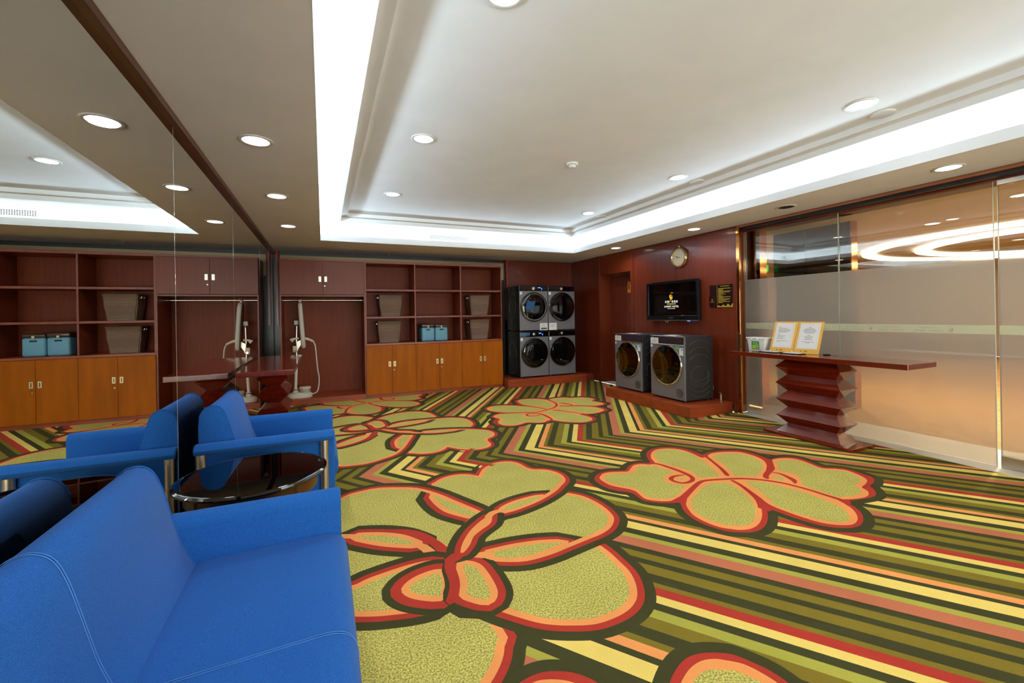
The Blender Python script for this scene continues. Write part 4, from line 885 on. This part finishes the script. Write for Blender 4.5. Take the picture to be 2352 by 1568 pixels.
mb = MB()
wave = [(.058 - .238 * k / 12, .012 + .018 * (math.sin(k * 1.7) + 1) * (.4 + k / 14)) for k in range(13)]
mb.poly([(-.0083, .058, .002)] + [(-.0083, a, b) for a, b in wave] + [(-.0083, -.18, .002)]); mb.build('gold_ornament', 'olivegold', nt_)
mb = MB(); swirl(mb, 0, 0, .022, lambda a, b: (-.0104, .140 - a, .105 + b)); mb.build('emblem', 'goldprint', nt_)
text('lettering', 'SUMMIT', .018, 'goldprint', nt_, face_minus_x(-.0104, .140, .068), extrude=0)

# ------------------------------------------------------------------ console tables with faceted pedestals
def console(loc, y0, y1, label, base):
    t = tag(empty('console_table', loc), label, 'table', 'console tables with faceted pedestals')
    MB().box(-.225, y0, .800, .225, y1, .846, .003, 1).build('table_top', 'lacquer', t)
    MB().box(-.185, base - .425, .0005, .185, base + .425, .030, .002, 1).build('base_plate', 'lacquer', t)
    hh = (.7995 - .0305) / 9
    for k in range(9):
        z0 = .0305 + k * hh; z1 = z0 + hh
        wv = ((.140, .312), (.062, .235)) if k % 2 == 0 else ((.062, .235), (.140, .312))
        rings = [[(-a, base - b, z), (a, base - b, z), (a, base + b, z), (-a, base + b, z)] for (a, b), z in zip(wv, (z0, z1))]
        MB().loft(rings).build('pedestal_tier', 'lacquer', t)
    return t
console((5.268, 2.705, 0), -.83, .83, 'red lacquered console table against the glass partition, holding the yellow board', .03)
console((.250, 5.18, 0), -.868, .868, 'red lacquered console table against the mirror, with a bare top', .0)

# things on the console by the glass
tb = tag(empty('detergent_tub', (5.395, 3.415, .8465), math.radians(3)), 'white tub with a green label on the console table', 'tub')
def rr(w_, d_, z_): return [(x, y, z_) for x, y in ((-w_, -d_ + .012), (-w_ + .012, -d_), (w_ - .012, -d_), (w_, -d_ + .012), (w_, d_ - .012), (w_ - .012, d_), (-w_ + .012, d_), (-w_, d_ - .012))]
MB().loft([rr(.062, .098, 0), rr(.072, .112, .118), rr(.075, .115, .120), rr(.075, .115, .130)]).build('tub_body', 'tubwhite', t_ := tb, True)
MB().box(-.080, -.121, .1305, .080, .121, .150, .006, 2).build('lid', 'tubwhite', tb, True)
MB().box(-.083, -.03, .118, -.0765, -.005, .150, .002, 1).build('lid_clip', 'tubwhite', tb); MB().box(-.083, .045, .118, -.0765, .07, .150, .002, 1).build('lid_clip', 'tubwhite', tb)
lb = MB().poly([(-.0655, -.040, .012), (-.0655, .052, .012), (-.0735, .052, .105), (-.0735, -.040, .105)]).build('green_label', 'tubgreen', tb)
MB().poly([(-.0668, -.030, .020), (-.0668, .045, .020), (-.0712, .045, .062), (-.0712, -.030, .070)]).build('label_print', 'lime', lb)
MB().poly([(-.0678, -.020, .028), (-.0678, .005, .024), (-.0698, .006, .050), (-.0698, -.018, .052)]).build('label_print', 'violet', lb)
MB().poly([(-.0678, .006, .032), (-.0678, .034, .036), (-.0702, .030, .056), (-.0702, .008, .052)]).build('label_print', 'paper', lb)
mt_ = Matrix.Translation((-.0752, .005, .076)) @ Matrix.Rotation(-.085, 4, 'Y') @ face_minus_x(0, 0, 0)
text('label_lettering', 'Ariel', .030, 'paper', lb, mt_, extrude=0)

fd = tag(empty('display_board', (5.325, 2.985, .8465)), 'tall yellow folding board holding two printed sheets on the console', 'board')
tilt = math.atan2(.115, .335)
def leaf(y0, y1, nm):
    L = .352
    o = MB().box(-.0045, y0, 0, .0, y1, L, .0012, 1).build('board_leaf', 'folder', fd); o.rotation_euler = (0, tilt, 0); return o
for k, (y0, y1) in enumerate(((.003, .262), (-.262, -.003))):
    o = leaf(y0, y1, 'board_leaf'); ym = (y0 + y1) / 2
    s_ = MB().box(-.0065, ym - .104, .052, -.0047, ym + .104, .335).build('printed_sheet', 'paper', o)
    mb = MB()
    for (a, b, c_, d_) in ((-.092, .064, -.0905, .322), (.0905, .064, .092, .322), (-.092, .3215, .092, .323), (-.092, .063, .092, .0645)): mb.poly([(-.0068, ym + a, b), (-.0068, ym + c_, b), (-.0068, ym + c_, d_), (-.0068, ym + a, d_)])
    mb.build('printed_border', 'peach', s_)
    rows = [(.285, .025, 1), (.272, .09, 0), (.262, .11, 0), (.252, .14, 0), (.242, .13, 1 - k), (.232, .12, 0), (.222, .09, 0), (.198, .03, 1), (.184, .09, 0), (.173, .08, 0), (.162, .06, 0), (.151, .09, 0), (.126, .13, 0), (.115, .04, 0)]
    for z_, wd_, dk_ in rows:
        a = (ym + .07, ym + .07 - wd_) if k == 0 else (ym + wd_ / 2, ym - wd_ / 2)
        MB().poly([(-.0068, a[0], z_), (-.0068, a[1], z_), (-.0068, a[1], z_ + .004), (-.0068, a[0], z_ + .004)]).build('printed_line', 'inkdark' if dk_ else 'ink', s_)
    mb = MB(); swirl(mb, 0, 0, .014, lambda a, b: (-.0048, ym + .05 - a, .027 + b)); mb.build('emblem', 'sign', o)
    text('lettering', '金鹰', .018, 'sign', o, face_minus_x(-.0048, ym + .005, .020), extrude=0)
for k, (yy, lbl) in enumerate(((3.165, 'black pad with white cards on the console beside the white tub'), (2.925, 'black pad with white cards at the front of the yellow board'))):
    pd = tag(empty('card_tray', (5.225, yy, .8465), math.radians(2)), lbl, 'tray', 'black card trays')
    MB().box(-.055, -.105, 0, .055, .105, .007, .002, 1).build('tray_base', 'black', pd)
    cs = MB().box(-.040, -.075, .0072, .040, .075, .012, .001, 1).build('card_stack', 'paper', pd)
    MB().lathe([(.010, .0122), (.012, .018), (.007, .026)], Matrix(), 14).build('knob', 'chrome', cs, True)
pn = tag(empty('pen_stand', (5.36, 2.665, .8465)), 'black pen on a small stand at the end of the yellow board', 'pen')
MB().box(-.03, -.022, 0, .03, .022, .010, .004, 2).build('stand', 'black', pn); MB().tube([(0, -.02, .014), (0, -.10, .012)], .004, 8).build('pen', 'steel', pn)

# ------------------------------------------------------------------ blue seats
BACK = [(.045, .13), (.045, .68), (.050, .73), (.068, .768), (.095, .790), (.125, .796), (.152, .786), (.172, .762), (.190, .715), (.206, .655), (.222, .590), (.240, .520), (.262, .460), (.285, .415), (.310, .375), (.32, .33), (.32, .13)]
SEAT = [(.24, .16), (.24, .385), (.275, .412), (.32, .424), (.50, .430), (.68, .434), (.735, .432), (.772, .418), (.792, .392), (.800, .355), (.796, .32), (.780, .265), (.755, .215), (.725, .17)]
def seat(name, label, cat, yc, width, seams):
    t = tag(empty(name, (0, yc, 0)), label, cat); h = width / 2; a = .088
    MB().prism(BACK, 'y', -h + a, h - a, .008, 2).build('backrest', 'blue', t, True)
    MB().prism(SEAT, 'y', -h + a - .004, h - a + .004, .010, 3).build('seat_cushion', 'blue', t, True)
    MB().box(.06, -h + a, .09, .70, h - a, .158).build('underframe', 'underframe', t)
    for s in (-1, 1):
        y0, y1 = sorted((s * h, s * (h - a)))
        pr = [(h - a, .16), (h - a, .548), (h - a + .006, .572), (h - a + .022, .588), (h - a + .045, .592), (h - .028, .590), (h - .010, .580), (h, .558), (h - .006, .538), (h - .020, .528), (h - .040, .526), (h - .040, .16)]
        ar = MB().prism([(s * y_, z_) for y_, z_ in pr], 'x', .036, .778, .014, 3).build('arm_rest', 'blue', t, True)
        for x in (.073, .717):
            MB().lathe([(.0001, .0005), (.0245, .0005), (.0245, .534), (.0001, .534)], Matrix.Translation((x, s * (h - .026), 0)), 20).build('leg', 'steel', t, True)
    for ys_ in seams:
        bk = [(x, z) for x, z in BACK[2:15]]; se = SEAT[2:12]
        for pr in (bk, se):
            for dy in (-.004, .004):
                n_ = []
                for i, (x, z) in enumerate(pr):
                    q0, q1 = pr[max(i - 1, 0)], pr[min(i + 1, len(pr) - 1)]; tx, tz = q1[0] - q0[0], q1[1] - q0[1]; l_ = math.hypot(tx, tz)
                    n_.append((x - tz / l_ * .0006, ys_ + dy, z + tx / l_ * .0006))
                MB().tube(n_, .0011, 5, 3).build('stitching', 'stitch', t, True)
    for s in (-1, 1):   # piping of the backrest edge
        MB().tube([(x, s * (h - a - .006), z + .0015) for x, z in BACK[2:14]], .003, 6, 3).build('piping', 'blue', t, True)
    return t
seat('sofa', 'blue fabric two seat sofa in the foreground against the mirror', 'sofa', 1.265, 1.43, (.02,))
seat('armchair', 'blue fabric armchair with steel legs beyond the glass table', 'chair', 3.312, .765, ())

# ------------------------------------------------------------------ round glass table between them
gt = tag(empty('glass_table', (.398, 2.470, 0)), 'round smoked glass side table between the sofa and the armchair', 'table')
MB().lathe([(.0001, .528), (.300, .528), (.324, .5285), (.330, .531), (.330, .537), (.316, .5415), (.300, .542), (.0001, .542)], Matrix(), 72).build('glass_top', 'smoke', gt, True)
MB().lathe([(.322, .5283), (.3305, .5305), (.3312, .534), (.3305, .5375), (.3165, .5418), (.3160, .5413), (.3290, .537), (.3297, .534), (.3290, .531), (.3215, .529)], Matrix(), 72, True).build('bevelled_rim', 'rimglass', gt, True)
MB().lathe([(.262, .455), (.285, .455), (.285, .526), (.262, .526)], Matrix(), 56, True).build('apron', 'brownleg', gt, True)
for k in range(4):
    an = math.radians(45 + 90 * k); x, y = .272 * math.cos(an), .272 * math.sin(an)
    lg = MB().cyl((x, y, .0005), (x, y, .526), .019, n=16).build('leg', 'brownleg', gt, True)
    MB().lathe([(.024, .5262), (.024, .5278)], Matrix.Translation((x, y, 0)), 16).build('brass_pad', 'gold', lg)
MB().lathe([(.230, .16), (.265, .16), (.265, .172), (.230, .172)], Matrix(), 48, True).build('stretcher_ring', 'brownleg', gt, True)

# ------------------------------------------------------------------ ceiling fittings
def downlight(x, y, z, label, group, r=.095, lit=True, power=None, color=WARM):
    t = tag(empty('downlight', (x, y, z)), label, 'lamp', group)
    MB().lathe([(r, 0), (r, -.004), (r - .006, -.007), (r * .80, -.005), (r * .76, .0), (r * .76, 0)], Matrix(), 36, False).build('trim_ring', 'lamptrim', t, True)
    MB().lathe([(r * .77, -.0042), (r * .5, -.0035), (.0001, -.0032)], Matrix(), 36).build('lens', 'lens' if lit else 'lensoff', t, True)
    if lit: area_light('lamp_light', (0, 0, -.012), r * 1.35, power if power is not None else P_DOWN, color, t, spread=math.radians(150))
    return t
GSL, GSF = 'downlights in the soffit', 'downlights in the recessed ceiling'
for y, l_ in ((5.677, 'soffit downlight above the mirror, nearest the wardrobe'), (4.325, 'soffit downlight above the mirror, second from the wardrobe'), (3.028, 'soffit downlight above the mirror, third from the wardrobe')):
    downlight(.361, y, CZ, l_, GSL)
downlight(.361, 1.52, CZ, 'soffit downlight above the mirror, over the sofa', GSL); downlight(.361, .35, CZ, 'soffit downlight above the mirror, behind the sofa', GSL)
for y, l_ in ((5.83, 'soffit downlight over the wooden door recess'), (4.185, 'soffit downlight above the television wall'), (1.674, 'warm soffit downlight above the glass partition, near the glass door')):
    downlight(5.212, y, CZ, l_, GSL, color=(1, .88, .66) if y < 2 else WARM)
t_ = downlight(5.212, 2.957, CZ, 'unlit soffit downlight with metal louvre above the glass partition', GSL, lit=False)
for k in range(3): MB().box(-.06 + .045 * k, -.05, -.008, -.05 + .045 * k, .05, -.0045).build('louvre', 'chrome', t_)
FZ = 2.7255
names = {(0, 0): 'recessed ceiling downlight nearest the air grille, on the mirror side', (0, 1): 'recessed ceiling downlight second from the air grille, on the mirror side', (0, 2): 'recessed ceiling downlight at the top edge of view',
         (1, 0): 'recessed ceiling downlight nearest the air grille, on the television side', (1, 1): 'recessed ceiling downlight second from the air grille, on the television side', (1, 2): 'large near recessed ceiling downlight on the glass partition side'}
for ix, x in enumerate((1.478, 4.170)):
    for iy, y in enumerate((5.08, 3.41, 1.735, .07)):
        downlight(x, y, FZ, names.get((ix, iy), 'recessed ceiling downlight over the camera, ' + ('mirror side' if ix == 0 else 'glass side')), GSF)
for x, y in ((1.759, 7.494), (4.256, 7.562)):
    t = tag(empty('sprinkler', (x, y, CZ)), 'small ceiling sprinkler above the ' + ('shelves' if x < 3 else 'stacked machines'), 'sprinkler', 'ceiling sprinklers')
    MB().lathe([(.035, 0), (.030, -.004), (.012, -.005)], Matrix(), 20).build('rose', 'lamptrim', t, True); MB().cyl((0, 0, -.005), (0, 0, -.025), .006, n=10).build('nozzle', 'chrome', t, True); MB().cyl((0, 0, -.025), (0, 0, -.027), .014, n=12).build('deflector', 'chrome', t)
t = tag(empty('smoke_detector', (2.90, 3.464, FZ)), 'white smoke detector in the middle of the ceiling', 'detector')
MB().lathe([(.055, 0), (.055, -.012), (.045, -.020)], Matrix(), 28).build('base', 'lamptrim', t, True); MB().lathe([(.034, -.020), (.030, -.040), (.018, -.045)], Matrix(), 24).build('sensor', 'lamptrim', t, True)
for y, l_ in ((1.753, 'nearest the camera'), (3.445, 'halfway along the moulding'), (5.2, 'nearest the back wall')):
    t = tag(MB().lathe([(.075, 0), (.074, -.008), (.060, -.012), (.0001, -.013)], Matrix(), 28).build('ceiling_speaker', 'lamptrim', None, True, (4.475, y, FZ)), 'round white ceiling disc by the moulding, ' + l_, 'speaker', 'white ceiling discs')
ag = tag(empty('air_grille', (2.96, HY1 + .19, 2.523)), 'white air conditioning grille in the back cove wall', 'grille')
MB().box(-.70, -.012, -.002, .70, -.009, .104).box(-.70, -.009, -.002, .70, -.0005, .006).build('face_frame', 'cove', ag)
MB().box(-.668, -.0135, .010, .668, -.0122, .082).build('dark_core', 'dark', ag)
for k in range(5): MB().box(-.668, -.018, .010 + k * .0165, .668, -.0137, .0145 + k * .0165).build('blade', 'lamptrim', ag)
for k in range(62): MB().box(-.668 + k * .0218, -.0185, .010, -.661 + k * .0218, -.0137, .082).build('blade', 'lamptrim', ag)

# ------------------------------------------------------------------ lamps of the lobby
MAT['ring'] = mat('ring_lamp', (255, 244, 224), 0.5, emit=(255, 240, 216), es=E_RING)
def ringlamp(r, label):
    t = tag(empty('ring_lamp', (12.2, 2.45, 2.449)), label, 'lamp', 'ring lamps of the lobby')
    MB().lathe([(r - .10, -.002), (r - .10, -.05), (r + .10, -.05), (r + .10, -.002)], Matrix(), 80, True).build('ring_diffuser', 'ring', t, True)
    return t
ringlamp(2.9, 'outer glowing ring on the lobby ceiling seen through the glass'); ringlamp(2.1, 'inner glowing ring on the lobby ceiling seen through the glass')
for x, y, l_ in ((7.3, 1.9, 'nearest the glass door'), (8.3, 3.0, 'behind the console table'), (8.6, 4.6, 'beyond the dark panel'), (6.6, .4, 'by the glass near the camera'), (10.5, .6, 'deep in the lobby')):
    downlight(x, y, 2.4495, 'lobby downlight ' + l_, 'downlights of the lobby', power=P_LOBBY, color=(1, .97, .92))
es_ = tag(empty('exit_sign', (6.9, 4.45, 1.90)), 'small green lit exit sign deep in the lobby behind the glass', 'sign')
MAT['exit'] = mat('exit_green', (20, 190, 90), 0.5, emit=(20, 210, 100), es=1.5)
MB().box(-.02, -.10, 0, .0, .10, .10, .004, 1).build('sign_case', 'exit', es_); MB().tube([(0, 0, .10), (0, 0, .545)], .006, 8).build('hanger', 'steel', es_)
text('lettering', 'EXIT', .07, 'paper', es_, face_minus_x(-.0205, 0, .025))
